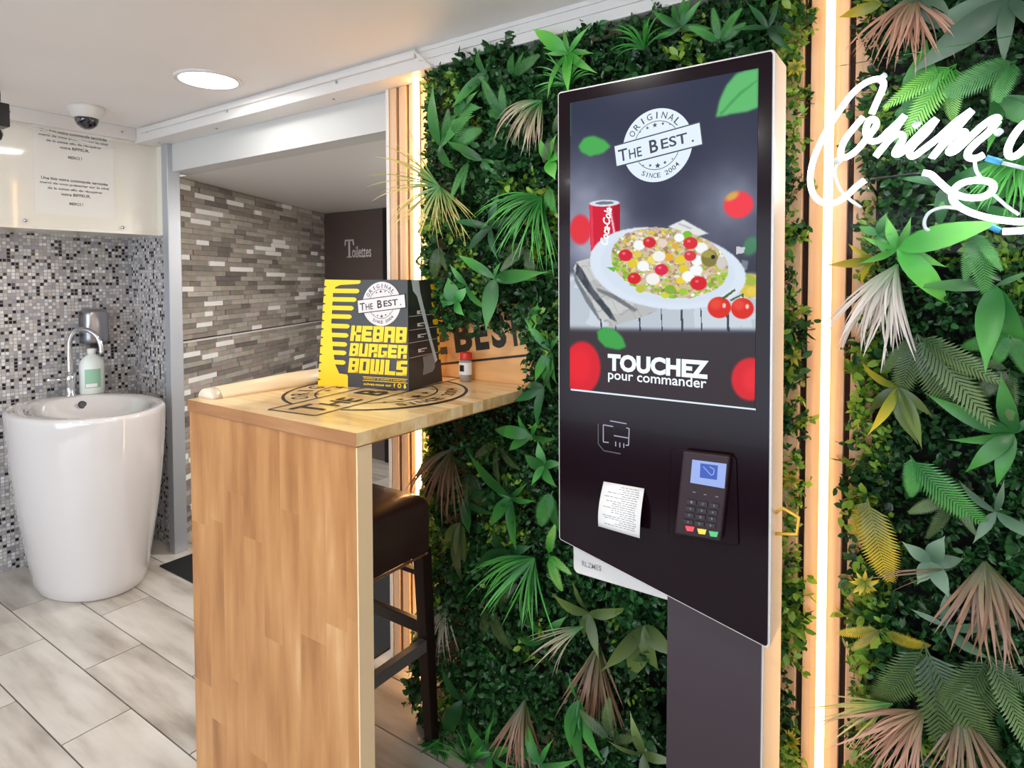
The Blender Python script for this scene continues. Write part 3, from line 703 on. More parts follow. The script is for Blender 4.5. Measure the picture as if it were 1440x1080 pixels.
BL = {'K': [(0,0,.36,1),(.36,.38,.55,.62),(.5,.58,1,1),(.5,0,1,.42)], 'E': [(0,0,.38,1),(.38,0,1,.26),(.38,.38,.92,.64),(.38,.76,1,1)],
 'B': [(0,0,.36,1),(.36,0,1,.2),(.36,.4,1,.6),(.36,.8,1,1),(.62,.0,1,.46),(.62,.54,1,1)], 'A': [(0,0,.36,1),(.64,0,1,1),(.36,.74,.64,1),(.36,.3,.64,.5)],
 'U': [(0,0,.36,1),(.64,0,1,1),(.36,0,.64,.22)], 'R': [(0,0,.36,1),(.36,.76,1,1),(.36,.36,1,.54),(.62,.36,1,1),(.62,0,1,.3)], 'G': [(0,0,.36,1),(.36,.76,1,1),(.36,0,1,.22),(.64,0,1,.5),(.5,.36,.64,.5)],
 'O': [(0,0,.36,1),(.64,0,1,1),(.36,0,.64,.2),(.36,.8,.64,1)], 'W': [(0,0,.28,1),(.36,0,.64,1),(.72,0,1,1),(.28,0,.72,.2)], 'L': [(0,0,.4,1),(.4,0,1,.26)], 'S': [(0,.76,1,1),(0,.38,.4,1),(0,.38,1,.6),(.6,0,1,.6),(0,0,1,.22)]}
f = Flat()
def word(s_, u0_, u1_, v0_, v1_):
    n_ = len(s_); g_ = (u1_-u0_)/n_
    wt = [1.25 if c == 'W' else .95 for c in s_]; tot = sum(wt); x = u0_
    for ch, w_ in zip(s_, wt):
        g_ = (u1_-u0_)*w_/tot; gw = g_*.93
        for a, b, c, d in BL[ch]: hh = v1_-v0_; sk = .012; f.poly([(x+a*gw+sk*b, v0_+b*hh), (x+c*gw+sk*b, v0_+b*hh), (x+c*gw+sk*d, v0_+d*hh), (x+a*gw+sk*d, v0_+d*hh)])
        x += g_
word('KEBAB', .35, .99, .43, .575); word('BURGER', .345, .99, .29, .412); word('BOWLS', .34, .99, .135, .272)
for v_ in (.105, .072): f.rect(.75, v_, .48, .006)
f.text('fraîcheur et qualité à emporter', .75, .09, .46, .018, .01); f.text('suivez-nous sur', .67, .04, .30, .022, .02)
f.text('f', .853, .043, .02, .04, .03); f.ring(.905, .043, .016, .008, n=16); f.disc(.962, .035, .014, 12); f.disc(.962, .052, .01, 12)
f.build('yellow_lettering', Fm, .0022, M['yellow'], t, 'yellow block letters KEBAB BURGER BOWLS')
# logo (true circle on the face)
uw = (B1-B0).length; vh = HT
fw_ = (B1-B0).normalized(); C0 = Fm(.70, .78, 0); vdir = ((T0+T1)/2-(B0+B1)/2).normalized(); nf = fw_.cross(vdir)
emblem(plane_map(C0, fw_, vdir, nf), t, .071, R(7), M['inkblack'], M['logogrey'], .0007)
# side print
f = Flat()
f.poly([(.12, 1), (.38, .995), (.42, .88), (.62, .6), (.72, .45), (.88, .22), (.80, .2), (.55, .55), (.3, .85), (.17, .9)])
f.build('knife_print', Sm, .0012, mat('pale_blue_print', (206, 216, 222), .5), t, 'pale knife silhouette')
f = Flat()
for v_ in (.67, .545, .43, .295): f.rect(.5, v_, .96, .004)
for v_ in (.70, .585, .48, .345): f.rect(.33, v_, .09, .032); f.rect(.47, v_+.012, .18, .01); f.rect(.42, v_-.012, .12, .008)
f.build('white_lettering', Sm, .001, M['logogrey'], t)
f = Flat(); f.poly([(.42, .28), (.78, .29), (.80, .2), (.78, .15), (.70, .12), (.40, .11), (.44, .2)])
f.build('grey_patch_print', Sm, .001, M['ink2'], t)
f = Flat()
for k in range(9): v_ = .93-k*.085; f.poly([(.80, v_+.025), (.97, v_+.035), (1, v_+.02), (1, v_-.03), (.97, v_-.03), (.82, v_-.02)] if k < 5 else [(.93, v_+.025), (1, v_+.03), (1, v_-.03), (.93, v_-.03)])
f.build('yellow_notch_print', Sm, .001, M['yellow'], t)

# ================================================================== BAR STOOL
t = thing('bar_stool', 'dark brown leather bar stool pushed under the bar table', 'stool', (-1.52, 1.27, 0))
sx0, sx1, sy0, sy1 = -1.73, -1.31, 1.06, 1.47
def cushion(x0, x1, y0, y1, z0, z1, bulge):
    n_ = 14; vs = []; fs = []
    for lv in range(2):
        pass
    rings = []
    for z_, ins in ((z0, .012), (z0+.012, .0), (z1-.03, .0), (z1-.012, .006), (z1, .02)):
        rings.append(rr2(x0+ins, x1-ins, y0+ins, y1-ins, z_, .03))
    rings.append(rr2(x0+.08, x1-.08, y0+.08, y1-.08, z1+bulge, .03))
    return rings
def rr2(x0, x1, y0, y1, z, rad, n=5):
    out = []
    for (cx_, cy_, a0) in ((x1-rad, y1-rad, 0), (x0+rad, y1-rad, 90), (x0+rad, y0+rad, 180), (x1-rad, y0+rad, 270)):
        for k in range(n+1): a = R(a0+90*k/n); out.append((cx_+rad*math.cos(a), cy_+rad*math.sin(a), z))
    return out
MB().loft(cushion(sx0, sx1, sy0, sy1, .625, .80, .012)).build('seat', M['leather'], t)
MB().tube([(p[0], p[1], p[2]) for p in rr2(sx0+.004, sx1-.004, sy0+.004, sy1-.004, .626, .03)+[rr2(sx0+.004, sx1-.004, sy0+.004, sy1-.004, .626, .03)[0]]], .004, 8).build('piping', mat('tan_piping', (150, 106, 76), .5), t)
for (lx, ly, dx_, dy_) in ((sx1-.025, sy1-.025, .018, .02), (sx1-.025, sy0+.025, .018, -.02), (sx0+.025, sy1-.025, -.018, .02), (sx0+.025, sy0+.025, -.018, -.02)):
    rings = [[(lx+dx_*(1-z/.64)+a*s_, ly+dy_*(1-z/.64)+b*s_, z) for a, b in ((-1, -1), (1, -1), (1, 1), (-1, 1))] for z, s_ in ((0, .016), (.3, .019), (.64, .021))]
    MB().loft(rings, smooth=False).build('leg', M['darkwood'], t, .002)
MB().box(sx0+.02, sx1-.02, sy1-.028, sy1-.008, .36, .40).build('stretcher', M['darkwood'], t, .002)
MB().box(sx0+.02, sx1-.02, sy1-.029, sy1-.005, .545, .56).build('stretcher', M['darkwood'], t, .002)
MB().box(sx0+.02, sx1-.02, sy0+.008, sy0+.028, .30, .34).build('stretcher', M['darkwood'], t, .002)
for X in (sx1-.022, sx0+.002):
    o = MB().box(X, X+.022, sy0+.03, sy1-.03, .315, .35).build('footrest', M['footmetal'], t, .002)
    MB().box(X-.001, X+.023, sy0+.03, sy1-.03, .35, .354).build('footrest_plate', M['footmetal'], t)

# ================================================================== KIOSK
KY = 1.319
t = thing('ordering_kiosk', 'tall touchscreen ordering kiosk with silver rim on a dark column', 'kiosk', (-.39, 1.43, 0))
KT = t
def rpoly(pts, rad, n=5):
    out = []; m_ = len(pts)
    for i in range(m_):
        p = Vector(pts[i]); a = (Vector(pts[i-1])-p).normalized(); b = (Vector(pts[(i+1) % m_])-p).normalized()
        h_ = a.angle(b)/2; d_ = rad/math.tan(h_); c_ = p+(a+b).normalized()*(rad/math.sin(h_)); s_ = p+a*d_; e_ = p+b*d_
        a0 = math.atan2(s_.y-c_.y, s_.x-c_.x); a1 = math.atan2(e_.y-c_.y, e_.x-c_.x); da = (a1-a0+PI) % (2*PI)-PI
        out += [(c_.x+rad*math.cos(a0+da*k/n), c_.y+rad*math.sin(a0+da*k/n)) for k in range(n+1)]
    return out
KP = [(-.7715, 1.930), (-.2795, 1.931), (-.2745, .731), (-.7670, .842)]
def inset(P, d):
    out = []; m_ = len(P)
    for i in range(m_):
        p = Vector(P[i]); a = (Vector(P[i-1])-p).normalized(); b = (Vector(P[(i+1) % m_])-p).normalized()
        out.append(tuple(p+(a+b).normalized()*d/math.sin(a.angle(b)/2)))
    return out
MB().prism(rpoly(KP, .009), 'Y', KY+.002, KY+.108).build('casing', M['silver'], t, .003)
MB().prism(rpoly(inset(KP, .005), .006), 'Y', KY-.001, KY+.004).build('front_glass', M['glassblack'], t)
MB().prism(rpoly([(-.742, .90), (-.29, .90), (-.29, .757), (-.740, .757)], .014), 'Y', KY+.028, KY+.108).build('lower_housing', M['housing'], t, .002)
kx = 1.345
MB().box(-.4985, -.2927, kx+.004, kx+.175, 0, .87).build('column', M['silver'], t, .002)
MB().box(-.4985, -.297, kx, kx+.004, 0, .80).build('column_front', M['colfront'], t)
MB().box(-.62, -.17, kx-.1, kx+.24, 0, .012).build('base_plate', M['colfront'], t, .003)
kmap = plane_map((0, KY-.001, 0), (1, 0, 0), (0, 0, 1), (0, -1, 0))
def kp(px, py): p = bp(px, py, KY-.0015); return (p.x, p.z)
Flat().text('RLZMES', -.690, .786, .052, .013, .01).build('lettering', plane_map((0, KY+.028, 0), (1, 0, 0), (0, 0, 1), (0, -1, 0)), .0008, M['ink2'], t, 'small grey worn maker lettering')

# ---- the screen picture, painted cell by cell in numpy into a colour attribute
def painted_screen():
    sx0_, sx1_, sz0_, sz1_ = -.7340, -.3095, 1.2175, 1.8975
    nx, nz = 270, 430
    xs = sx0_+(np.arange(nx)+.5)/nx*(sx1_-sx0_); zs = sz0_+(np.arange(nz)+.5)/nz*(sz1_-sz0_)
    X, Z = np.meshgrid(xs, zs); Y = KY
    q = X*fw.x+Y*fw.y+(Z-CH)*fw.z; A = CX+CF*(X*rt.x+Y*rt.y+(Z-CH)*rt.z)/q; B = CY-CF*(X*up.x+Y*up.y+(Z-CH)*up.z)/q
    img = np.zeros((nz, nx, 3))
    U = (X-sx0_)/(sx1_-sx0_); V = (Z-sz0_)/(sz1_-sz0_)
    def vn(fx, fy, seed):                           # smooth value noise
        r2 = np.random.default_rng(seed); g = r2.random((fy+2, fx+2)); x = U*fx; y = V*fy; i = x.astype(int); j = y.astype(int); a = x-i; b = y-j
        a = a*a*(3-2*a); b = b*b*(3-2*b); return g[j, i]*(1-a)*(1-b)+g[j, i+1]*a*(1-b)+g[j+1, i]*(1-a)*b+g[j+1, i+1]*a*b
    n1 = .5*vn(3, 5, 1)+.3*vn(7, 11, 2)+.2*vn(15, 25, 3)
    n2 = .5*vn(5, 8, 4)+.3*vn(12, 20, 5)+.2*vn(30, 50, 6)
    def C(c): return np.array(c, float)
    def mix(mask, c): img[:] = img*(1-mask[..., None])+C(c)*mask[..., None]
    def ss(x, a, b): t_ = np.clip((x-a)/(b-a), 0, 1); return t_*t_*(3-2*t_)
    img[:] = C((50, 55, 76))
    mix(np.clip(1-V*1.0, 0, 1)*.5, (62, 54, 62))
    smoke = np.exp(-((A-835)/45)**2-((B-315)/60)**2)*1.1+np.exp(-((A-1030)/60)**2-((B-290)/50)**2)*.75+np.exp(-((A-930)/80)**2-((B-345)/30)**2)*.3+.16*ss(A, 980, 800)*ss(B, 150, 260)
    mix(np.clip(smoke*(.35+1.3*n1), 0, 1)*1.0, (158, 162, 182))
    def el(cx_, cy_, rx, ry, rot=0, soft=.1):
        c_, s_ = math.cos(R(rot)), math.sin(R(rot)); x = (A-cx_)*c_+(B-cy_)*s_; y = -(A-cx_)*s_+(B-cy_)*c_
        d = np.sqrt((x/rx)**2+(y/ry)**2); return 1-ss(d, 1-soft, 1+soft)
    def pg(P, blur=0):
        ins = np.zeros(A.shape, bool); n_ = len(P)
        for i in range(n_):
            x1, y1 = P[i]; x2, y2 = P[(i+1) % n_]
            c_ = ((y1 > B) != (y2 > B)) & (A < (x2-x1)*(B-y1)/((y2-y1) if y2 != y1 else 1e-9)+x1); ins ^= c_
        m_ = ins.astype(float)
        for _ in range(blur):
            m_ = (m_+np.roll(m_, 1, 0)+np.roll(m_, -1, 0)+np.roll(m_, 1, 1)+np.roll(m_, -1, 1))/5
        return m_
    def Zc(*P): return [(800+x/5.143, 270+y/5.143) for x, y in P]
    # planks
    mix(ss(B, 380, 392)*(B > 375)*np.clip(1-(ss(B, 458, 470)), 0, 1), (200, 210, 220)); mix((B > 385)*(B < 462)*(n2 > .56)*.3, (150, 160, 172))
    for x_, w_ in ((845.7, 1), (866, .6), (900, 1.2), (931, .7), (959.5, 1.6), (986.7, .8), (1024, 1.8)):
        cxl = x_+(B-450)*.05; mix((np.abs(A-cxl) < w_)*(B > 388)*(B < 466)*.85, (40, 46, 60))
    mix(ss(B, 455+(A-803)*.03, 470+(A-803)*.03), (58, 52, 56)); mix(ss(B, 480, 548)*.5, (58, 44, 50))
    # blurred tomatoes and leaves
    mix(el(817, 323, 15, 21, 0, .18), (222, 52, 64))
    mix(el(1039, 288, 21, 19, -15, .15), (238, 64, 76)); mix(el(1030, 276, 10, 5, -30, .5)*.8, (206, 190, 80))
    mix(el(819, 517, 26, 37, 0, .1), (214, 34, 48)); mix(el(815, 514, 16, 24, 0, .4)*.6, (240, 40, 52))
    mix(el(1056, 533, 27, 30, 0, .1), (214, 40, 50)); mix(el(1060, 533, 15, 18, 0, .4)*.6, (240, 52, 60))
    mix(pg([(1007, 165), (1012, 142), (1022, 120), (1036, 104), (1070, 92), (1070, 150), (1050, 158), (1030, 160), (1018, 164)], 4), (96, 184, 110)); mix(pg([(1012, 160), (1040, 130), (1066, 112), (1066, 114), (1042, 134), (1014, 163)], 1)*.5, (50, 130, 70))
    mix(pg([(814, 206), (822, 194), (836, 191), (850, 197), (860, 206), (848, 216), (830, 220), (818, 214)], 4), (74, 170, 84))
    mix(pg([(840, 466), (850, 460), (866, 464), (876, 474), (881, 488), (870, 492), (852, 488), (842, 478)], 3), (64, 160, 72))
    mix(el(1056, 346, 10, 14, 30, .3)*.7, (74, 150, 96))
    # can
    mix(pg(Zc((150, 90), (370, 85), (372, 250), (330, 360), (200, 475), (162, 475))), (206, 28, 54)); mix(pg(Zc((320, 95), (372, 90), (372, 300), (345, 330))), (170, 18, 44)); mix(pg(Zc((155, 100), (175, 100), (185, 470), (165, 470)), 1)*.6, (236, 80, 100))
    mix(pg(Zc((288, 92), (300, 92), (345, 330), (332, 330)), 1)*.9, (236, 226, 232))
    mix(el(800+260/5.143, 270+82/5.143, 21, 4.6, -2), (214, 222, 232)); mix(el(800+262/5.143, 270+80/5.143, 13, 2.4, -2), (110, 120, 136)); mix(pg(Zc((160, 430), (195, 415), (210, 470), (165, 475)), 1)*.9, (240, 220, 226))
    # napkins
    mix(pg(Zc((60, 505), (190, 468), (420, 760), (650, 855), (560, 895), (300, 975), (160, 850), (45, 610), (36, 550))), (196, 198, 196))
    mix(pg(Zc((60, 510), (100, 560), (180, 700), (300, 850), (350, 940), (300, 915), (140, 720), (50, 590)), 1), (60, 66, 78))
    mix(pg(Zc((36, 550), (70, 640), (170, 800), (240, 940), (215, 920), (130, 800), (45, 640)), 1)*.8, (90, 96, 106))
    mix(pg(Zc((200, 690), (330, 740), (500, 850), (480, 870), (320, 770), (215, 720)), 1)*.8, (90, 94, 100)); mix((np.abs((B-(448-(A-812)*.0))*.5-(A-840)*.35+4*np.sin(A*.2)) % 9 < .8)*pg(Zc((60, 505), (190, 468), (420, 760), (650, 855), (560, 895), (300, 975), (160, 850), (45, 610)))*.35, (110, 112, 116))
    mix(pg(Zc((60, 505), (190, 468), (420, 760), (650, 855), (560, 895), (300, 975), (160, 850), (45, 610)))*(n2 > .55)*.25, (140, 140, 140))
    mix(pg(Zc((720, 250), (830, 200), (1010, 300), (900, 330)), 1), (222, 224, 224)); mix(pg(Zc((800, 225), (900, 262), (880, 270), (790, 232)), 1)*.7, (160, 162, 166))
    mix(pg(Zc((1210, 395), (1275, 400), (1270, 440), (1215, 450))), (196, 200, 206)); mix(pg(Zc((1250, 490), (1300, 500), (1290, 560), (1250, 570)), 1), (120, 126, 134))
    # pasta and herbs on the right
    mix(el(1055, 402, 16, 17, 0, .12), (214, 190, 70)); mix(el(1052, 393, 14, 8, 20, .2)*.8, (150, 176, 70)); mix(el(1058, 410, 8, 6, 0, .2)*.7, (232, 204, 90)); mix((el(1055, 402, 16, 17) > .5)*(n2 > .56)*.5, (120, 120, 40))
    # plate
    P = []
    for k in range(60):
        a = 2*PI*k/60; rad = 1+.035*math.cos(2*a+.6)+.02*math.cos(3*a); P.append((800+(708+548*rad*math.cos(a))/5.143, 270+(556+298*rad*math.sin(a)+70*math.cos(a))/5.143))
    mix(pg(P, 1), (214, 225, 238)); P2 = [(938+(x-938)*.86, 378+(y-378)*.86) for x, y in P]; mix(pg(P2, 5)*.25, (190, 204, 222))
    # salad
    sal = el(800+730/5.143, 270+512/5.143, 82, 47, 10, .12)+.0
    sal = np.clip(sal*(.75+.5*n2*2), 0, 1) > .5
    r3 = np.random.default_rng(11); cols = [(214, 190, 168), (196, 168, 140), (230, 214, 190), (222, 200, 70), (238, 236, 232), (160, 190, 60), (206, 176, 160), (170, 140, 100)]
    mix(sal.astype(float), (206, 186, 150))
    for k in range(1300):
        rr_ = math.sqrt(r3.random()); a = r3.random()*2*PI; x, y = rr_*82*math.cos(a), rr_*47*math.sin(a); c_, s_ = math.cos(R(10)), math.sin(R(10))
        x_, y_ = 942+x*c_-y*s_, 369.5+x*s_+y*c_; s2 = r3.uniform(1.0, 3.6); m_ = (((A-x_)/s2)**2+((B-y_)/(s2*.8))**2 < 1).astype(float)
        cc = cols[r3.integers(len(cols))]
        if rr_ > .8 and y > 0 and r3.random() < .6: cc = (150, 196, 50)
        mix(m_*.92, tuple(np.array(cc)*r3.uniform(.82, 1.08)))
    for x, y, r_2, c_ in [(810, 490, 38, (226, 200, 50)), (810, 640, 32, (230, 204, 60)), (500, 450, 30, (222, 196, 70)), (725, 470, 34, (226, 168, 50)), (460, 520, 34, (220, 196, 50)), (830, 555, 34, (222, 200, 44)), (600, 490, 30, (232, 214, 100)), (770, 390, 26, (222, 170, 50)), (700, 745, 28, (206, 206, 60)), (830, 720, 30, (156, 196, 60)), (860, 310, 34, (120, 190, 50)), (520, 700, 34, (186, 190, 60)), (735, 705, 40, (130, 170, 60)),
                          (510, 385, 42, (240, 242, 240)), (800, 330, 36, (240, 244, 244)), (655, 465, 46, (236, 236, 232)), (540, 535, 44, (240, 240, 240)), (610, 630, 50, (238, 236, 230)), (865, 610, 44, (244, 246, 246)), (930, 495, 42, (244, 246, 248)), (925, 565, 44, (240, 242, 246)), (960, 405, 46, (238, 240, 240)), (680, 370, 36, (226, 204, 196)),
                          (585, 365, 46, (206, 40, 48)), (412, 458, 50, (210, 32, 52)), (475, 625, 48, (212, 30, 36)), (672, 562, 48, (216, 34, 72)), (940, 660, 60, (210, 28, 42)), (882, 370, 52, (214, 44, 52)), (880, 462, 44, (214, 54, 66))]:
        mix(el(800+x/5.143, 270+y/5.143, r_2/5.143, r_2/5.143*.85, 0, .1), c_)
        if c_[0] > 200 and c_[1] < 60: mix(el(800+(x-12)/5.143, 270+(y-14)/5.143, 2.4, 1.8, 0, .5)*.7, (246, 150, 160))
    mix(el(800+1020/5.143, 270+480/5.143, 12, 12, 0, .1), (130, 120, 60)); mix(el(800+1010/5.143, 270+450/5.143, 9, 5, 0, .2)*.8, (170, 160, 80)); mix(el(800+1045/5.143, 270+470/5.143, 3, 3), (30, 26, 24)); mix(el(800+1105/5.143, 270+515/5.143, 7, 9, 0, .2), (206, 200, 196))
    mix(pg(Zc((330, 375), (375, 405), (350, 415)))+pg(Zc((275, 545), (350, 540), (330, 580))), (110, 180, 60))
    # cherry tomatoes
    for x, y, r_2 in ((1090, 835, 84), (1257, 842, 82)):
        mix(el(800+x/5.143, 270+y/5.143, r_2/5.143, r_2*.92/5.143, 0, .06), (214, 44, 32)); mix(el(800+(x-26)/5.143, 270+(y-26)/5.143, r_2*.5/5.143, r_2*.45/5.143, 0, .5)*.5, (244, 96, 70)); mix(el(800+(x+35)/5.143, 270+(y-14)/5.143, 2.4, 3.4, 0, .4)*.9, (250, 220, 214))
    mix(pg(Zc((1100, 770), (1200, 700), (1210, 712), (1120, 780)))+pg(Zc((1165, 780), (1265, 730), (1270, 780), (1250, 750), (1175, 790))), (80, 100, 40))
    mix(el(800+1225/5.143, 270+28/5.143, .1, .1), (0, 0, 0))
    img2 = np.clip(img, 0, 255)/255; linc = np.where(img2 <= .04045, img2/12.92, ((img2+.055)/1.055)**2.4)
    # grid mesh, one colour per face corner
    vx = sx0_+np.arange(nx+1)/nx*(sx1_-sx0_); vz = sz0_+np.arange(nz+1)/nz*(sz1_-sz0_)
    VX, VZ = np.meshgrid(vx, vz); co = np.stack([VX, np.full_like(VX, KY-.0022), VZ], -1).reshape(-1, 3).astype(np.float32)
    J, I = np.meshgrid(np.arange(nz), np.arange(nx), indexing='ij'); a = J*(nx+1)+I
    idx = np.stack([a, a+1, a+nx+2, a+nx+1], -1).reshape(-1).astype(np.int32)
    me = bpy.data.meshes.new('screen_picture'); me.vertices.add(len(co)); me.vertices.foreach_set('co', co.ravel()); nf_ = nx*nz
    me.loops.add(nf_*4); me.loops.foreach_set('vertex_index', idx); me.polygons.add(nf_); me.polygons.foreach_set('loop_start', np.arange(nf_, dtype=np.int32)*4); me.update(calc_edges=True)
    ca = me.attributes.new('Col', 'FLOAT_COLOR', 'CORNER'); d = np.ones((nf_, 4, 4), np.float32); d[:, :, :3] = linc.reshape(-1, 1, 3); ca.data.foreach_set('color', d.ravel())
    m = mat('screen_display', (4, 4, 4), .25, emis=(1, 1, 1), es=SCREEN_S, spec=.06); b = m.node_tree.nodes['Principled BSDF']; at_ = N(m, 'ShaderNodeAttribute'); at_.attribute_name = 'Col'; L(m, at_.outputs['Color'], b.inputs['Emission Color'])
    me.materials.append(m); return link('screen_picture', me, KT)
o = painted_screen(); o['label'] = 'lit screen showing a salad plate, a drink can and tomatoes'
PO = o
Flat().poly([kp(803, 546.5), kp(803, 548.8), kp(1063, 576.8), kp(1063, 574.5)]).build('screen_line', kmap, .0018, M['s_white'], t)
cc = bp(923.5, 204.5, KY-.002)
emblem(plane_map((cc.x, KY-.0022, cc.z), (1, 0, 0), (0, 0, 1), (0, -1, 0)), t, .0792, R(7.5), M['s_dark'], M['s_white'], .0004)
def ktext(s_, xl, xr, yt, yb, bold, m_, sh=0):
    a = kp(xl, yb); b = kp(xr, yt); c_ = kp(xl, yt)
    Flat().text(s_, (a[0]+b[0])/2, (a[1]+c_[1])/2, b[0]-a[0], c_[1]-a[1], bold, sh).build('lettering', kmap, .002, m_, t, 'screen words '+s_)
ktext('TOUCHEZ', 855, 997, 497, 521, .05, M['s_text']); ktext('pour commander', 855.5, 994, 519.5, 537, .012, M['s_text'])
# drink can script, running up the can
a = kp(853, 317)
f = Flat(); f.text('Coca', 0, -.0, .048, .024, .03, .35); f2 = f
f.v = [(x-.027, y) for x, y in f.v]; g = Flat(); g.text('Cola', 0, 0, .044, .022, .03, .35); g.v = [(x+.024, y+.001) for x, y in g.v]; f.mesh(g.v, g.f)
f.rect(0, -.003, .012, .004); rot_ = R(82); f.v = [(x*.88, y*.88) for x, y in f.v]; f.v = [(a[0]+x*math.cos(rot_)-y*math.sin(rot_), a[1]+x*math.sin(rot_)+y*math.cos(rot_)) for x, y in f.v]
f.build('can_lettering', kmap, .002, M['s_text'], t)

# printer icon etched in light lines
def pxlines(lst, wpx, m_, name, Y=KY-.001, off=.001):
    f = Flat()
    for (x1, y1), (x2, y2) in lst:
        A_ = bp(x1, y1, Y); B_ = bp(x2, y2, Y); d_ = Vector((B_.x-A_.x, 0, B_.z-A_.z)); n_ = Vector((-d_.z, 0, d_.x)).normalized()*mpp(x1, y1, Y)*wpx/2
        f.poly([(A_.x+n_.x, A_.z+n_.z), (B_.x+n_.x, B_.z+n_.z), (B_.x-n_.x, B_.z-n_.z), (A_.x-n_.x, A_.z-n_.z)])
    f.build(name, plane_map((0, Y, 0), (1, 0, 0), (0, 0, 1), (0, -1, 0)), off, m_, t)
def ic(x, y): return (830+x/5.686, 580+y/5.686)
pxlines([(ic(160, 66), ic(292, 90)), (ic(105, 98), ic(185, 112)), (ic(106, 100), ic(106, 235)), (ic(290, 122), ic(315, 130)), (ic(313, 128), ic(308, 262)), (ic(190, 184), ic(305, 204)), (ic(106, 235), ic(150, 240)), (ic(205, 232), ic(205, 270)), (ic(238, 240), ic(238, 278)), (ic(270, 246), ic(270, 282)), (ic(285, 262), ic(308, 262))], 1.5, M['s_icon'], 'printer_icon')
pxlines([(ic(66, 90), ic(66, 250)), (ic(66, 250), ic(110, 305)), (ic(110, 305), ic(245, 330))], 1.6, M['ink'], 'printer_slot_rim')
# yellow loop on the casing's side
MB().tube([Vector((-.276, 1.36, .957)), Vector((-.235, 1.36, .965)), Vector((-.232, 1.36, 1.0)), Vector((-.262, 1.36, 1.013)), Vector((-.276, 1.36, 1.0))][0:5], .0035, 6).build('side_loop', M['clip'], t, label if False else 0)

# ---- receipt
def rp(px, py, Y): return bp(px, py, Y)
rcp = thing('receipt', 'curled white paper receipt hanging from the kiosk printer slot', 'receipt', tuple(rp(872, 680, KY)))
vs = []; nn_ = 10
for k in range(nn_+1):
    s_ = k/nn_; Yk = KY-.003-.03*math.sin(s_*PI*.62)
    xl = 849-8*math.sin(s_*1.9)*1.0; xr = 906-6.5*math.sin(s_*1.6); yl = 677+63*s_; yr = 687+70*s_
    vs += [rp(xl, yl, Yk), rp(xr, yr, Yk)]
mb = MB().add(vs, [(2*k, 2*k+1, 2*k+3, 2*k+2) for k in range(nn_)], smooth=True)
o = mb.build('paper', M['paper'], rcp, flip=False); sm_ = o.modifiers.new('s', 'SOLIDIFY'); sm_.thickness = .0004; sm_.offset = 1
f = Flat(); r4 = random.Random(3)
def rmap(u, v, w):
    s_ = 1-v; Yk = KY-.003-.03*math.sin(s_*PI*.62)-w; xl = 849-8*math.sin(s_*1.9); xr = 906-6.5*math.sin(s_*1.6)
    return rp(xl+(xr-xl)*u, (677+63*s_)*(1-u)+(687+70*s_)*u, Yk)
for k in range(19):
    v_ = .93-k*.046; a = r4.choice([.4, .45, .3, .5, .15]); b = r4.choice([.85, .9, .88])
    if k in (5, 10, 14): a = .1
    x = a
    while x < b:
        w_ = r4.uniform(.04, .12); f.poly([(x, v_), (min(x+w_, b), v_), (min(x+w_, b), v_+.014), (x, v_+.014)]); x += w_+.02
f.build('printed_lines', rmap, .0012, M['ink2'], rcp)

# ---- payment terminal
def prism_px(pts, Y1_, Y0_, name, m_, parent, bevel=0, label=None):
    P = [bp(x, y, Y0_) for x, y in pts]; o = MB().prism([(p.x, p.z) for p in P], 'Y', Y0_, Y1_).build(name, m_, parent, bevel)
    if label: o['label'] = label
    return o
pt_ = thing('payment_terminal', 'dark card payment terminal with lit screen and keypad on the kiosk', 'terminal', tuple(bp(985, 700, KY)))
MB().prism(rpoly([kp(944, 630), kp(1036, 642), kp(1040, 768), kp(940, 752)], .008), 'Y', KY-.0015, KY-.006).build('surround', M['glassblack'], pt_, .002)
TY = KY-.022
prism_px([(960, 634), (1026.5, 642), (1013, 762), (948, 751)], KY-.004, TY, 'body', M['term'], pt_, .004)
def tq(pts, name, m_, off=.001, label=None, thick=.0012): return prism_px(pts, TY+.001, TY-thick, name, m_, pt_, 0, label)
tq([(973.5, 646.5), (1021.6, 652.6), (1018.6, 687), (970.6, 678.7)], 'display', M['s_term'], label='pale blue lit display')
tq([(985, 651.5), (1009.5, 654.8), (1008, 675), (984, 671.5)], 'display_icon', M['s_blue'], thick=.002)
f = Flat()
for (x1, y1), (x2, y2) in [((989, 656), (1000, 668)), ((1000, 668), (1003.5, 667)), ((1003.5, 667), (1004.5, 660)), ((1004.5, 660), (998, 656))]:
    A_ = bp(x1, y1, TY-.002); B_ = bp(x2, y2, TY-.002); d_ = B_-A_; n_ = Vector((-d_.z, 0, d_.x)).normalized()*.0009; f.poly([(A_.x+n_.x, A_.z+n_.z), (B_.x+n_.x, B_.z+n_.z), (B_.x-n_.x, B_.z-n_.z), (A_.x-n_.x, A_.z-n_.z)])
f.build('display_icon_lines', plane_map((0, TY-.002, 0), (1, 0, 0), (0, 0, 1), (0, -1, 0)), .0008, M['s_term'], pt_)
dig = ['1', '2', '3', '4', '5', '6', '7', '8', '9', '*', '0', '#']
for r_i in range(4):
    for c_i in range(3):
        x = 972.5-r_i*1.6+c_i*15.8; y = 706+r_i*9.3+c_i*2.5
        kk = tq([(x-6, y-3.6), (x+6.4, y-1.8), (x+6, y+4), (x-6.4, y+2.2)], 'key', M['keycap'], thick=.003)
        P_ = bp(x, y, TY-.003); Flat().text(dig[r_i*3+c_i], 0, 0, .003, .0055, .01).build('key_lettering', plane_map((P_.x, TY-.003, P_.z), (1, 0, 0), (0, 0, 1), (0, -1, 0)), .0006, M['ink2'], kk)
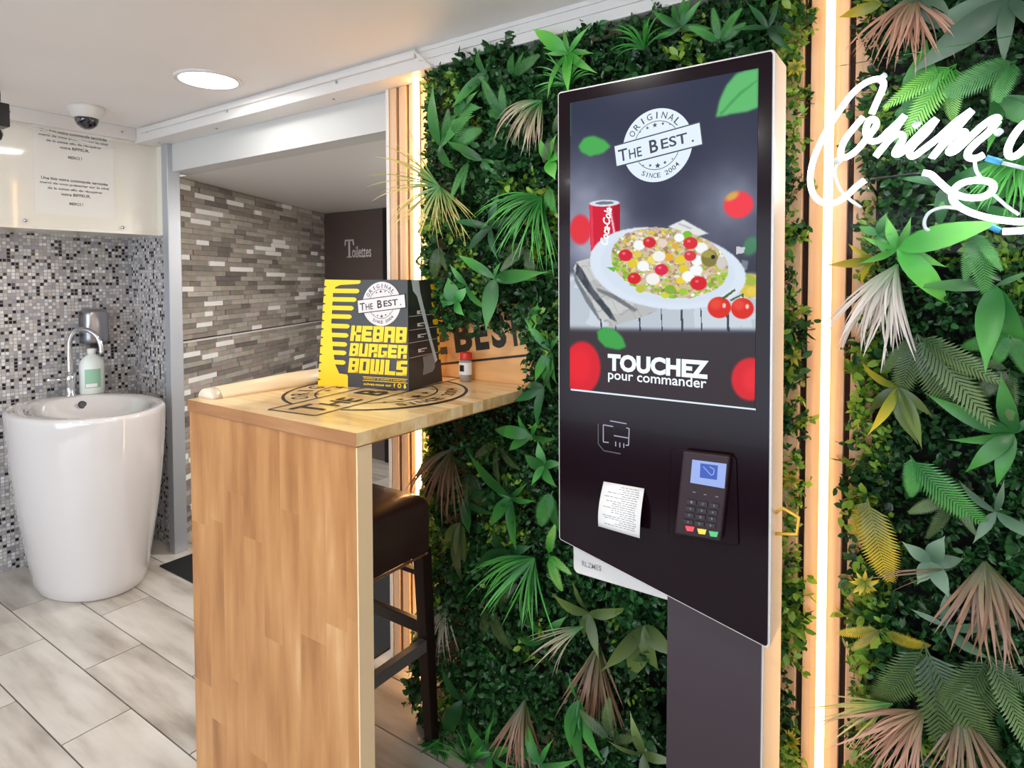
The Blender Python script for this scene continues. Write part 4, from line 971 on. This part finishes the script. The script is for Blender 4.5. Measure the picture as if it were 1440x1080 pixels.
for (x, y, k_, lb) in ((969.7, 743.5, 'k_r', 'red cancel key'), (986.5, 747.5, 'k_y', 'yellow correction key'), (1003, 751, 'k_g', 'green validation key')):
    tq([(x-6.2, y-4), (x+6.8, y-2.4), (x+5, y+4.2), (x-4, y+3.2)], 'key', M[k_], thick=.003, label=lb)
for x, y in ((976, 692), (991.5, 695.5), (1008, 698.5)): tq([(x-2, y-.6), (x+2, y), (x+2, y+1), (x-2, y+.4)], 'key_mark', M['ink2'])

# ================================================================== NEON SIGN
NY = 1.46
t = thing('neon_sign', 'white neon script sign reading Comm in front of the right planted wall', 'sign', tuple(bp(1300, 230, NY)))
def nz(x, y, Y=NY): return bp(1120+x/4.153, 90+y/4.153, Y)
NP = {
 'neon_letter': [
  [(440, 290), (470, 220), (505, 140), (505, 105), (470, 88), (400, 112), (320, 180), (240, 290), (170, 400), (110, 530), (82, 640), (90, 740), (135, 800), (205, 815), (280, 780), (345, 720), (400, 678)],
  [(390, 310), (330, 380), (280, 450), (258, 520), (285, 545), (345, 510), (415, 430), (465, 360), (455, 325), (425, 330), (405, 390), (425, 445), (480, 445), (540, 390), (595, 340), (632, 300)],
  [(632, 302), (580, 380), (520, 470), (462, 540), (500, 490), (565, 425), (610, 410), (622, 440), (590, 490), (575, 525), (610, 520), (680, 450), (760, 370), (818, 320)],
  [(818, 322), (760, 400), (690, 470), (660, 515), (680, 540), (740, 500), (830, 430), (930, 340), (1025, 270)],
  [(1025, 272), (950, 360), (860, 460), (790, 550), (850, 480), (920, 420), (980, 395), (975, 430), (915, 480), (890, 515), (930, 505), (1010, 430), (1100, 350), (1165, 312), (1180, 330)],
  [(1180, 330), (1120, 400), (1050, 460), (1005, 510), (1005, 545), (1050, 550), (1095, 530)],
  [(1400, 330), (1330, 350), (1270, 420), (1235, 500), (1250, 540), (1300, 525), (1370, 450)]],
 'neon_swash': [
  [(738, 635), (785, 645), (835, 690), (900, 745), (985, 778), (1080, 778), (1140, 745), (1148, 705), (1105, 682), (1020, 682), (950, 705), (910, 755), (925, 810), (1000, 860), (1110, 895), (1230, 915), (1330, 920), (1400, 900)],
  [(1205, 978), (1290, 975), (1400, 965)]]}
pxm = mpp(1300, 230, NY)
for nm_, L_ in NP.items():
    for P in L_: MB().tube(smooth_path([nz(x, y) for x, y in P], 6), 4.3*pxm, 12).build(nm_, M['neonglow'], t)
MB().tube([nz(430, 672), nz(580, 655), nz(720, 636)], 1.6*pxm, 8).build('link_rod', M['black'], t)
for P in ([(950, 845), (860, 838), (780, 865), (748, 915), (752, 955), (775, 975)], [(1155, 765), (1230, 830), (1300, 880)], [(1040, 560), (1050, 620), (1075, 660), (1100, 690)], [(265, 560), (225, 620), (250, 720), (310, 790), (380, 840)]):
    MB().tube(smooth_path([nz(x, y, NY+.015) for x, y in P], 6), 2.4*pxm, 10).build('unlit_tube', M['unlit'], t)
MB().tube([nz(1108, 548), nz(1195, 575)], 4.2*pxm, 10).build('connector', M['blueplug'], t, 0); MB().tube([nz(1135, 950), nz(1190, 975)], 4.2*pxm, 10).build('connector', M['blueplug'], t)
MB().tube([nz(1200, 577), nz(1400, 625)], 2.6*pxm, 10).build('unlit_tube', M['unlit'], t)
for x, y in ((505, 75), (235, 565), (1180, 400), (700, 355)): MB().tube([nz(x-12, y+10, NY), nz(x+14, y-12, NY+.004)], 4.4*pxm, 10).build('tube_clip', M['unlit'], t)
MB().box(nz(185, 0).x, .32, NY+.028, NY+.033, nz(0, 1010).z-.04, nz(0, 30).z+.0).build('acrylic_plate', clear_plate(), t)
for x, z in ((nz(500, 95).x, nz(500, 95).z), (nz(400, 680).x, nz(400, 680).z), (.28, 1.95), (.28, 1.60)):
    MB().tube([(x, NY+.03, z), (x, YB-.01, z)], .005, 8).build('spacer', M['chrome'], t)

# ================================================================== PLANTS
def set_attr(me, name, vals):
    a = me.attributes.new(name, 'FLOAT', 'POINT'); a.data.foreach_set('value', np.asarray(vals, np.float32))
def leaf_mesh(w, bend, fold=.25, n=8, peak=.4):
    V = []; F_ = []; T = []
    for i in range(n+1):
        s_ = i/n; ww = w*(max(s_, 1e-4)/peak)**.8*math.exp(.8*(1-s_/peak)) if s_ > 0 else w*.15
        ww = w*(.10+.9*math.sin(PI*min(1, s_**.8))**.85)*(1-s_**4) if s_ < 1 else 0.002
        a = bend*s_; x = math.sin(a)/bend if bend else s_; z = -(1-math.cos(a))/bend if bend else 0
        for sg in (-1, 0, 1): V.append((x, sg*ww, z+abs(sg)*ww*fold)); T.append(s_)
    for i in range(n):
        for k in (0, 1): a = i*3+k; F_.append((a, a+3, a+4, a+1))
    me = bpy.data.meshes.new('leaf'); me.from_pydata(V, [], F_); me.polygons.foreach_set('use_smooth', [True]*len(F_)); set_attr(me, 't', T); me.update(); return me
def frond_mesh(w=.2, bend=.8, npair=16):
    npair = int(npair*1.35)
    V = []; F_ = []; T = []
    def P(s_, y, dz=0):
        a = bend*s_; return (math.sin(a)/bend, y, -(1-math.cos(a))/bend+dz)
    for i in range(npair+4):                        # midrib
        s_ = i/(npair+3); V += [P(s_, -.006*(1.1-s_), .004), P(s_, .006*(1.1-s_), .004)]; T += [s_, s_]
        if i: b = len(V)-4; F_.append((b, b+2, b+3, b+1))
    for i in range(npair):
        s_ = .1+.86*i/npair; l_ = w*math.sin(PI*min(1, (s_+.12)/1.12)**.85)**.8*(1-.25*s_)
        d_ = .86/npair*.40
        for sg in (-1, 1):
            b = len(V); sl = s_+.10*l_/w
            V += [P(s_-d_*.9, 0), P(s_+d_*.9, 0), P(sl+d_*1.0, sg*l_*.6, -.02*l_), P(sl-d_*.9, sg*l_*.6, -.02*l_), P(sl+.03+d_*.1, sg*l_, -.12*l_)]
            T += [s_, s_, min(1, s_+.2), min(1, s_+.2), min(1, s_+.4)]
            F_ += [(b, b+1, b+2, b+3), (b+3, b+2, b+4)]
    me = bpy.data.meshes.new('frond'); me.from_pydata(V, [], F_); set_attr(me, 't', T); me.update(); return me
LEAFV = [(w, b) for w in (.095, .12, .145) for b in (.5, .9, 1.3)]
LMESH = {}
def get_leaf(key, i):
    w, b = LEAFV[i % 9]
    if (key, i % 9) not in LMESH: me = leaf_mesh(w, b); me.materials.append(LM[key]); LMESH[(key, i % 9)] = me
    return LMESH[(key, i % 9)]
def get_frond(key, i):
    i %= 3
    if (key, 'f', i) not in LMESH: me = frond_mesh((.15, .18, .21)[i], (.5, .9, 1.2)[i], (15, 17, 19)[i]); me.materials.append(LM[key]); LMESH[(key, 'f', i)] = me
    return LMESH[(key, 'f', i)]
def orient(o, root, ang, out, ln, wscale, twist=0):
    c_, s_ = math.cos(R(ang)), math.sin(R(ang)); d = Vector((c_*math.cos(out), -math.sin(out), s_*math.cos(out)))
    n = Vector((0, -1, 0)); n = (n-d*n.dot(d)).normalized(); y = n.cross(d); n = Matrix.Rotation(twist, 3, d) @ n; y = n.cross(d)
    m = Matrix(((d.x*ln, y.x*ln*wscale, n.x*ln, 0), (d.y*ln, y.y*ln*wscale, n.y*ln, 0), (d.z*ln, y.z*ln*wscale, n.z*ln, 0), (0, 0, 0, 1)))
    o.matrix_local = m
PY = 1.60; PSC = 1.06
def rosette(label, px, py, leaves, key='green', Y=PY, group=None, name='leafy_plant', wsc=1.0, out=.5):
    root = bp(px, py, Y); s_ = mpp(px, py, Y)*PSC; t = thing(name, label, 'plant', tuple(root), group)
    if isinstance(leaves, tuple):
        n_, ln, a0, a1 = leaves; leaves = [(a0+(a1-a0)*i/max(1, n_-1)+random.uniform(-12, 12), ln*random.uniform(.7, 1.1)) for i in range(n_)]
    for i, lf in enumerate(leaves):
        k = lf[2] if len(lf) > 2 else key
        o = bpy.data.objects.new('leaf', get_leaf(k, random.randrange(9))); COL.objects.link(o); o.parent = t
        ou = random.uniform(.25, .65)*out*2; orient(o, None, lf[0], ou, lf[1]*s_/max(.6, math.cos(ou))*1.12, wsc*random.uniform(.85, 1.1), random.uniform(-.5, .5))
    return t
def fern(label, px, py, fronds, key='fern', Y=PY, group=None):
    root = bp(px, py, Y); s_ = mpp(px, py, Y)*PSC; t = thing('fern', label, 'plant', tuple(root), group)
    for i, (a, ln) in enumerate(fronds):
        o = bpy.data.objects.new('frond', get_frond(key, random.randrange(3))); COL.objects.link(o); o.parent = t
        ou = random.uniform(.3, .6); orient(o, None, a, ou, ln*s_*1.03, random.uniform(.9, 1.15), random.uniform(-.5, .5))
    return t
def grass(label, px, py, a0, a1, ln, n=22, key='g_green', Y=PY, grav=.8, wid=.022, group=None):
    root = bp(px, py, Y); s_ = mpp(px, py, Y)*PSC; t = thing('grass_tuft', label, 'plant', tuple(root), group)
    n = int(n*1.5)
    for i in range(n):
        a = R(a0+(a1-a0)*random.random()); ou = random.uniform(.15, .8); l_ = ln*s_*random.uniform(.65, 1.12)
        d = Vector((math.cos(a)*math.cos(ou), -math.sin(ou), math.sin(a)*math.cos(ou))); p = Vector((0, 0, 0)); V = []; F_ = []; T = []; K = 9
        side = d.cross(Vector((0, -1, 0))); side = side.normalized() if side.length > .1 else Vector((1, 0, 0)); side = (side+Vector((0, random.uniform(-.5, .5), 0))).normalized()
        w_ = l_*wid*.62*random.uniform(.7, 1.3); cur = random.uniform(-1.1, 1.1)
        for k in range(K+1):
            q = k/K; ww = w_*(1-q**2.5)*(.6+.4*min(1, q*4))+.0002
            V += [tuple(p-side*ww), tuple(p+side*ww)]; T += [q, q]
            if k: b = 2*k-2; F_.append((b, b+1, b+3, b+2))
            d = (d+Vector((cur*.08, .02, -grav*.23*(.3+q*1.2)))).normalized(); p = p+d*l_/K
        for j_, v_ in enumerate(V):                  # keep blades in front of the wall
            if root.y+v_[1] > YB-.03: V[j_] = (v_[0], YB-.03-root.y, v_[2])
        me = bpy.data.meshes.new('blade'); me.from_pydata(V, [], F_); me.polygons.foreach_set('use_smooth', [True]*len(F_)); set_attr(me, 't', T); me.materials.append(LM[key]); me.update()
        o = bpy.data.objects.new('blade', me); COL.objects.link(o); o.parent = t
    return t

# ---- boxwood carpets: small leaves nobody could count
def noise2(x, z, s, seed):
    r2 = np.random.default_rng(seed); g = r2.random((64, 64)); a = (x*s) % 62; b = (z*s) % 62; i = a.astype(int); j = b.astype(int); u = a-i; v = b-j
    u = u*u*(3-2*u); v = v*v*(3-2*v); return g[j, i]*(1-u)*(1-v)+g[j, i+1]*u*(1-v)+g[j+1, i]*(1-u)*v+g[j+1, i+1]*u*v
def carpet(name, label, x0, x1, z0, z1, nspr, seed, skip, mats, tonefn=None):
    r2 = np.random.default_rng(seed)
    X = r2.uniform(x0-.015, x1+.015, nspr); Zz = r2.uniform(z0, z1, nspr)
    e = .012*(noise2(Zz+9, Zz*0+3, 30, seed+5)*2-1)+0; ok = (X > x0+e) & (X < x1+e*1.5) & ~skip(X, Zz); X, Zz = X[ok], Zz[ok]; n = len(X)
    dep = .015+.075*noise2(X+5, Zz+5, 14, seed+1)+.03*r2.random(n); edge = np.minimum(X-x0, x1-X); dep *= np.clip(.45+edge/.12, .45, 1); dep += .15*np.clip((.5-Zz)/.5, 0, 1)*np.clip(edge/.08, 0, 1)
    base = np.stack([X, YB-.02-dep, Zz], 1)
    sd = r2.normal(size=(n, 3)); sd[:, 1] = -np.abs(sd[:, 1])*1.0-.35; sd[:, 2] += .2; sd /= np.linalg.norm(sd, axis=1)[:, None]
    K = 8; size = r2.uniform(.009, .0155, n)*(1+.5*(noise2(X+1, Zz+2, 6, seed+2) > .6)); tone = (noise2(X, Zz, 5, seed+3)*.6+.4*r2.random(n))
    allV = []; allT = []; allN = []
    for k in range(K):
        c = base+sd*(size*(.6*k))[:, None]*.55
        ld = sd*.45+r2.normal(size=(n, 3))*.75; ld[:, 1] -= .15; ld /= np.linalg.norm(ld, axis=1)[:, None]
        nn = np.cross(ld, r2.normal(size=(n, 3))); nn[nn[:, 1] > 0] *= -1; nn /= np.linalg.norm(nn, axis=1)[:, None]; ys = np.cross(nn, ld)
        s_ = (size*r2.uniform(.75, 1.25, n))[:, None]
        pts = [c, c+ld*s_*.4+ys*s_*.36+nn*s_*.1, c+ld*s_*.95+ys*s_*.34+nn*s_*.1, c+ld*s_*1.4, c+ld*s_*.95-ys*s_*.34+nn*s_*.1, c+ld*s_*.4-ys*s_*.36+nn*s_*.1]
        allV.append(np.stack(pts, 1)); allT.append(np.full((n, 6), k/K)*.6+r2.random((n, 1))*.5); allN.append(np.repeat((tone*.8)[:, None], 6, 1)+r2.random((n, 1))*.2)
    V = np.concatenate(allV).reshape(-1, 3); V[:, 1] = np.minimum(V[:, 1], YB-.012); NL = len(V)//6
    b = (np.arange(NL)*6)[:, None]; q = np.stack([b+0, b+1, b+2, b+3, b+0, b+3, b+4, b+5], 2).reshape(-1).astype(np.int32)
    me = bpy.data.meshes.new(name); me.vertices.add(len(V)); me.vertices.foreach_set('co', V.astype(np.float32).ravel()); me.loops.add(len(q)); me.loops.foreach_set('vertex_index', q)
    me.polygons.add(NL*2); me.polygons.foreach_set('loop_start', np.arange(NL*2, dtype=np.int32)*4); me.update(calc_edges=True)
    set_attr(me, 't', np.concatenate(allT).reshape(-1)); set_attr(me, 'tone', np.concatenate(allN).reshape(-1)*.97)
    for m_ in mats: me.materials.append(m_)
    if len(mats) > 1:                               # yellower sprigs, thicker at the edges where LED light is put into the colour
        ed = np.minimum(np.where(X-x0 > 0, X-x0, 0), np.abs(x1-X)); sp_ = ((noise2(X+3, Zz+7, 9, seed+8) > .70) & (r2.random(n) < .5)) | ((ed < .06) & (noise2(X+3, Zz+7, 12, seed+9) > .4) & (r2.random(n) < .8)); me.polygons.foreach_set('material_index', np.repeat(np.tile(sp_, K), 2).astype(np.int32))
    return me
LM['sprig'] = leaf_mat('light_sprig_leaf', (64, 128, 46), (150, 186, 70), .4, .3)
for (nm_, lb, x0, x1, z0, z1, ns, sd_, skip) in (
    ('green_wall', 'artificial boxwood green wall between counter and kiosk', -1.518, -.290, .0, 2.20, 12500, 21, lambda x, z: (x < -1.085) & (z > 1.075) & (z < 1.325+.02*np.sin(x*60))),
    ('green_wall', 'artificial boxwood green wall on the right behind the neon sign', -.165, .62, .0, 2.20, 7500, 22, lambda x, z: x > 5)):
    t = thing('foliage_panel', lb, 'green wall', ((x0+x1)/2, YB, 0))
    if sd_ == 21:
        MB().box(x0+.02, x1-.02, YB-.012, YB-.0005, .0, 1.07).build('backing_panel', M['backing'], t); MB().box(x0+.02, x1-.02, YB-.012, YB-.0005, 1.405, 2.2).build('backing_panel', M['backing'], t); MB().box(-1.09, x1-.02, YB-.012, YB-.0005, 1.07, 1.405).build('backing_panel', M['backing'], t)
    else: MB().box(x0+.03, x1, YB-.034, YB-.0285, .0, 2.2).build('backing_panel', M['backing'], t)
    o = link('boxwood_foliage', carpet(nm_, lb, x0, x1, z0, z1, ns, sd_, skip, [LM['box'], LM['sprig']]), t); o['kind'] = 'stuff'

# ---- left wall plants (angles are counter-clockwise from the right, lengths in photo pixels)
rosette('bright green lance-leaved plant at the top above the kiosk corner', 800, 75, [(140, 58), (155, 38), (33, 34), (-8, 32), (-78, 50), (-128, 52), (-45, 46), (178, 26), (90, 26)], 'bright')
rosette('dark green broad-leaved plant below the cable loop', 683, 104, [(123, 48), (-168, 30), (-140, 54), (60, 22), (-60, 26)], 'green')
grass('cream-tipped curling grass tuft upper middle', 762, 142, 165, 285, 78, 30, 'g_cream', grav=.9, wid=.03)
fern('upright fern left of the cream grass', 708, 168, [(112, 62), (82, 46), (140, 40)])
rosette('large broad green leaves by the top of the left LED', 618, 205, [(58, 44, 'fern'), (88, 62, 'fern'), (30, 52, 'fern'), (-70, 36)], 'green', wsc=1.6)
fern('fern fronds pointing right of the broad leaves', 628, 205, [(32, 78), (5, 60), (60, 50)])
rosette('single swordlike leaf spray at mid left', 678, 225, [(146, 52), (-10, 26), (160, 40), (-50, 24)], 'green')
fern('small hanging fern under the sword leaves', 660, 225, [(-112, 60), (-95, 50)])
grass('long spiky grass tuft with yellow tips reaching over the slats', 618, 262, 120, 330, 92, 40, 'g_yellow', grav=.35, wid=.02)
grass('fine vivid green grass tuft left of the kiosk', 762, 278, 150, 300, 100, 34, 'g_green', grav=.7, wid=.02)
grass('short pale grass spray beside the kiosk top', 800, 120, 20, 170, 50, 14, 'g_green', grav=.5, wid=.04)
fern('fern frond by the kiosk edge at half height', 774, 262, [(-85, 40), (-110, 36)])
rosette('star-shaped leaf rosette above the bag', 696, 392, [(142, 62), (80, 24), (-133, 42), (-92, 60), (12, 56), (4, 78), (-8, 28)], 'green', out=.35)
rosette('pair of pointed leaves left of the star rosette', 655, 400, [(-55, 48), (-165, 24), (120, 26)], 'green')
fern('bright fern hanging over the backsplash', 757, 425, [(-108, 66), (-95, 50)], 'fernb', Y=1.62)
rosette('leafy plant between backsplash and kiosk', 775, 492, [(132, 46), (112, 24), (-105, 62), (-120, 48), (-85, 40), (150, 22), (60, 24)], 'green')
rosette('broad leaf plant just under the tabletop corner', 748, 612, [(170, 52), (142, 30), (-15, 34), (60, 24), (-150, 36)], 'green')
rosette('star-shaped dark rosette below the tabletop', 718, 700, [(140, 72), (172, 38), (-128, 46), (-80, 62), (150, 30), (40, 34), (5, 38)], 'green', out=.35)
grass('brown drooping grass tuft at the lower left LED', 636, 632, 190, 300, 92, 30, 'g_brown', grav=.8, wid=.025)
fern('fern left of the kiosk casing below the tabletop', 778, 690, [(-95, 70), (-110, 60)])
rosette('dull olive hanging leaf under the brown grass', 648, 735, [(-95, 78), (-78, 60), (-120, 38)], 'olive', wsc=1.3)
rosette('wide green heart-shaped leaves above the vivid grass', 715, 775, [(-150, 50), (160, 44), (20, 34), (-30, 40)], 'dark', wsc=1.8)
grass('vivid green grass fan below the kiosk left corner', 752, 785, 178, 290, 98, 36, 'g_green', grav=.5, wid=.028)
fern('bright fern beside the vivid grass fan', 772, 780, [(-60, 50), (-20, 40), (80, 44)], 'fernb')
grass('silvery grass tuft beside the bar stool leg', 628, 850, 200, 300, 70, 26, 'g_silver', grav=.7, wid=.035)
rosette('dim rosette left of the vivid grass stem', 640, 930, [(-95, 60), (-60, 40), (-130, 40)], 'olive', wsc=1.2)
rosette('leafy rosette at lower centre with a long upper-left leaf', 718, 955, [(135, 66), (165, 40), (-110, 62), (-92, 50), (-30, 40), (0, 40), (38, 40)], 'green', out=.35)
grass('brown grass tuft near the bottom centre', 738, 985, 245, 300, 92, 26, 'g_brown', 1.46, grav=.5, wid=.03)
grass('dark green grass tuft at the bottom left of the green wall', 618, 1040, 200, 340, 88, 34, 'g_green', 1.46, grav=.4, wid=.028)
rosette('leafy plant at the bottom edge beside the dark grass', 690, 1060, [(150, 54), (100, 40), (40, 40), (-20, 34), (178, 34), (-90, 40)], 'green', 1.46)
rosette('pale olive rosette under the kiosk housing', 828, 862, [(15, 52), (-60, 44), (120, 40), (-110, 40), (170, 44)], 'olive', wsc=1.1)
grass('brown-tipped grass hanging under the kiosk housing', 842, 905, 240, 300, 110, 30, 'g_brown', grav=.6, wid=.03)
grass('sparse pale grass left under the kiosk', 822, 880, 190, 230, 88, 12, 'g_cream', grav=.35, wid=.018)
rosette('large olive lobed leaves left of the column', 905, 880, [(-95, 70), (-70, 50), (-120, 60), (-20, 46)], 'olive', wsc=1.5)
rosette('long dark leaves at the bottom left of the column', 815, 985, [(-90, 88), (-60, 60), (-110, 70), (120, 30)], 'green', 1.48, wsc=.9)
rosette('olive leaf spray at the bottom beside the column', 905, 1060, [(170, 36), (30, 40), (100, 46), (-70, 40)], 'olive', 1.46)
rosette('lance-leaved plant above the middle of the kiosk', 958, 38, [(150, 44), (90, 40), (40, 36), (-20, 38), (-160, 40), (115, 36), (65, 34)], 'green')
fern('fern top right above the kiosk', 1012, 60, [(100, 48), (60, 50), (140, 50), (20, 40)], 'fern')
grass('curling grass above the kiosk', 905, 70, 30, 160, 55, 18, 'g_green', grav=.8, wid=.035)
rosette('dark leaves at the top right corner of the left green wall', 1080, 40, [(120, 40), (60, 36), (-60, 40), (170, 36), (-20, 30)], 'dark')
fern('fern at far left among the boxwood beside the bag', 618, 345, [(-95, 50), (-60, 44)], 'ferns')
fern('dark fern in the shade under the tabletop', 660, 660, [(-60, 60), (-100, 50), (160, 40)], 'ferns')
fern('dim fern at mid height right of the silver grass', 690, 850, [(-60, 64), (-100, 50), (40, 54)], 'ferns')
# ---- right wall plants
RY = 1.585
grass('salmon-brown spiky tuft at the top of the right wall', 1285, 0, 200, 320, 95, 34, 'g_salmon', RY, grav=.7, wid=.03)
rosette('grey-green broad leaves at the top beside the salmon tuft', 1290, -5, [(-120, 56), (-70, 50), (-150, 40), (-30, 44)], 'sage', RY)
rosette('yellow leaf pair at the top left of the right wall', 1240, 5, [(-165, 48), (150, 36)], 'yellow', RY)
rosette('large blue-grey swordlike leaves at the top right corner', 1420, 0, [(-140, 118), (-170, 90), (-100, 70), (-60, 60)], 'sage', RY)
fern('large fern behind the neon script', 1345, 90, [(-125, 110), (-150, 100), (-100, 80)], 'fernb', RY+.02)
fern('fern at the right edge above the neon', 1430, 85, [(-150, 100), (-170, 80), (-120, 70)], 'fern', RY)
rosette('broad upright leaf between the neon C and the ferns', 1285, 170, [(82, 90), (60, 50), (100, 50)], 'green', RY+.02, wsc=1.3)
fern('small fern beside the neon C', 1255, 165, [(-20, 40), (-80, 44), (30, 34)], 'fern', RY+.02)
rosette('pointed green leaves right of the neon letters', 1400, 140, [(-50, 60), (-20, 50), (-90, 60)], 'green', RY)
grass('bright grass tuft behind the neon connector', 1440, 215, 190, 290, 90, 24, 'g_green', RY, grav=.5, wid=.03)
rosette('bright green lance rosette below the neon swash', 1262, 350, [(16, 98), (-25, 52), (-48, 88), (165, 40), (110, 40), (-150, 40), (60, 34)], 'bright', RY)
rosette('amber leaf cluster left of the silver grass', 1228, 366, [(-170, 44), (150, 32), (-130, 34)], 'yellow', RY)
grass('white drooping grass tuft under the bright rosette', 1262, 372, 215, 272, 132, 40, 'g_silver', RY, grav=.55, wid=.028)
fern('fern below the neon swash on the right', 1370, 325, [(-95, 70), (-60, 66), (-75, 90)], 'fern', RY)
rosette('long pale leaf at the right under the neon', 1400, 402, [(178, 82), (-78, 110), (-100, 90), (30, 40)], 'green', RY)
fern('large sage fern spreading in the middle of the right wall', 1290, 470, [(-50, 140), (-70, 120), (-100, 100), (-35, 110), (-120, 70)], 'ferns', RY)
fern('small fern at the right edge in mid height', 1420, 470, [(-110, 50), (-150, 60), (-60, 60)], 'fern', RY)
rosette('leaf rosette near the LED in mid height, yellow light put into some leaves', 1262, 545, [(-110, 60, 'yellow'), (-80, 66), (-60, 70), (-140, 50), (160, 44, 'yellow'), (-35, 50)], 'olive', RY)
rosette('rosette at the right edge below the middle', 1425, 610, [(105, 70), (-160, 60), (160, 92), (-140, 60), (-110, 60), (60, 40)], 'green', RY)
fern('slim fern hanging below the big sage fern', 1280, 640, [(-50, 120), (-75, 60)], 'fern', RY)
fern('fern with amber LED light put into its colour', 1220, 700, [(-75, 120), (-100, 70)], 'fern_led', RY)
grass('brown hanging grass at the right edge', 1385, 790, 235, 320, 120, 34, 'g_brown', RY, grav=.6, wid=.035)
grass('two or three long brown blades in mid air', 1340, 800, 170, 210, 100, 4, 'g_brown', RY, grav=.1, wid=.012)
fern('fern frond with amber LED light in its colour near the slats low down', 1240, 885, [(-160, 60), (-20, 60), (-140, 50)], 'fern_led', RY)
rosette('sage leaves in the lower middle of the right wall', 1330, 880, [(20, 56), (100, 44), (-40, 50), (160, 40)], 'sage', RY)
fern('pair of large sage fern fronds at the lower left', 1300, 905, [(-110, 130), (-75, 150), (-60, 150)], 'ferns', RY)
fern('large dim fern at the bottom right', 1390, 920, [(-60, 110), (-90, 140), (-110, 120), (-35, 80)], 'ferns', RY)
grass('salmon grass sweeping left at the bottom', 1300, 1000, 185, 260, 130, 34, 'g_salmon', RY, grav=.35, wid=.02)
grass('yellow grass blades crossing the slats low down', 1255, 990, 170, 225, 105, 12, 'g_yellow', RY, grav=.15, wid=.02)
grass('brown grass tuft at the bottom right', 1350, 1000, 240, 320, 110, 26, 'g_brown', RY, grav=.5, wid=.03)
rosette('sage broad leaves among the shadows at right', 1400, 720, [(150, 50), (-30, 50), (80, 40), (-120, 44)], 'sage', RY)

# ---- more plants filling the gaps
fern('dark fern just below the cornice near the cable loop', 722, 108, [(60, 34), (20, 50), (110, 40)], 'fern')
rosette('light sprig of rounded leaves under the cornice', 655, 150, [(30, 26), (80, 30), (130, 26), (-20, 24), (-80, 28), (200, 26)], 'fern', wsc=1.8)
rosette('small bright rounded leaves left of the kiosk top', 772, 225, [(70, 30), (20, 24), (120, 28), (-60, 26)], 'bright', wsc=1.8)
fern('small fern right of the cream grass tuft', 778, 190, [(-60, 44), (-100, 40), (60, 34)], 'ferns')
rosette('dark green leaves between the two grass tufts', 690, 320, [(160, 44), (-140, 44), (60, 40), (10, 36), (-70, 38)], 'dark')
fern('long fern below the fine green grass', 740, 345, [(-70, 50), (-130, 50), (200, 40)], 'ferns')
rosette('round-leaved sprig left of the star rosette', 640, 425, [(40, 26), (100, 30), (160, 28), (-40, 22)], 'fern', wsc=1.9)
rosette('dark leaves hiding the right end of the backsplash', 765, 545, [(-150, 46), (-100, 44), (170, 36), (60, 30)], 'dark')
fern('fern below the right end of the tabletop', 700, 625, [(-40, 50), (-90, 56), (200, 44)], 'ferns')
rosette('round-leaved sprig under the tabletop near the kiosk', 765, 655, [(30, 24), (100, 28), (170, 26), (-60, 26), (-120, 24)], 'fern', wsc=1.9)
rosette('dark leaves right of the stool seat', 655, 700, [(-30, 44), (30, 36), (-80, 46)], 'dark')
rosette('pointed green leaves below the vivid grass fan', 770, 895, [(160, 50), (-150, 50), (60, 36), (-80, 46), (-20, 36)], 'green')
fern('dark fern low between the two brown tufts', 790, 940, [(-120, 60), (-60, 56), (80, 40)], 'ferns')
fern('fern at the very bottom left of the column', 860, 1040, [(150, 56), (100, 60), (40, 50)], 'ferns', 1.46)
rosette('dark leaves low beside the stool leg', 650, 985, [(-60, 50), (-110, 50), (40, 44), (120, 40)], 'dark', 1.5)
grass('green grass low in front of the planted wall base', 660, 1075, 40, 140, 60, 26, 'g_green', 1.42, grav=.4, wid=.03)
rosette('leaf cluster at the planted wall base by the floor tiles', 760, 1075, [(160, 50), (120, 50), (70, 44), (20, 50), (-20, 36)], 'green', 1.42)
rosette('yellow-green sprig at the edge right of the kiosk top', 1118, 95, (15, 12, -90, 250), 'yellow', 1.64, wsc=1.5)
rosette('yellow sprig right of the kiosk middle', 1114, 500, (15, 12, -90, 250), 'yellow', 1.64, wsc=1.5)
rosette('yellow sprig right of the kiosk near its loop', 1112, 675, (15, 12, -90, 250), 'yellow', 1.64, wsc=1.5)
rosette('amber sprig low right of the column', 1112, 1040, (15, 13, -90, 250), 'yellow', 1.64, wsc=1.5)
rosette('round yellow-green sprig below the neon C', 1235, 330, [(20, 22), (80, 24), (150, 24), (-60, 22)], 'fern', RY, wsc=1.9)
rosette('sprig with yellow LED light in its colour at the slats edge low on the right wall', 1215, 820, (17, 15, -60, 290), 'yellow', RY, wsc=1.5)
fern('dark fern at the right edge below the long leaf', 1420, 520, [(-140, 60), (-100, 70), (160, 50)], 'ferns', RY)
rosette('dim round leaves under the slim fern', 1310, 790, [(20, 34), (80, 34), (150, 34), (-60, 34), (-120, 30)], 'sage', RY, wsc=1.8)
fern('small fern left of the brown hanging grass', 1340, 700, [(-160, 60), (-110, 66), (-60, 50)], 'ferns', RY)
rosette('dark leaves in the upper right behind the letters', 1330, 260, [(20, 50), (-40, 44), (-100, 50), (160, 44)], 'dark', RY+.02)
rosette('green leaf cluster behind the neon loop', 1380, 290, [(40, 60), (100, 50), (-30, 54), (170, 50)], 'green', RY+.02)
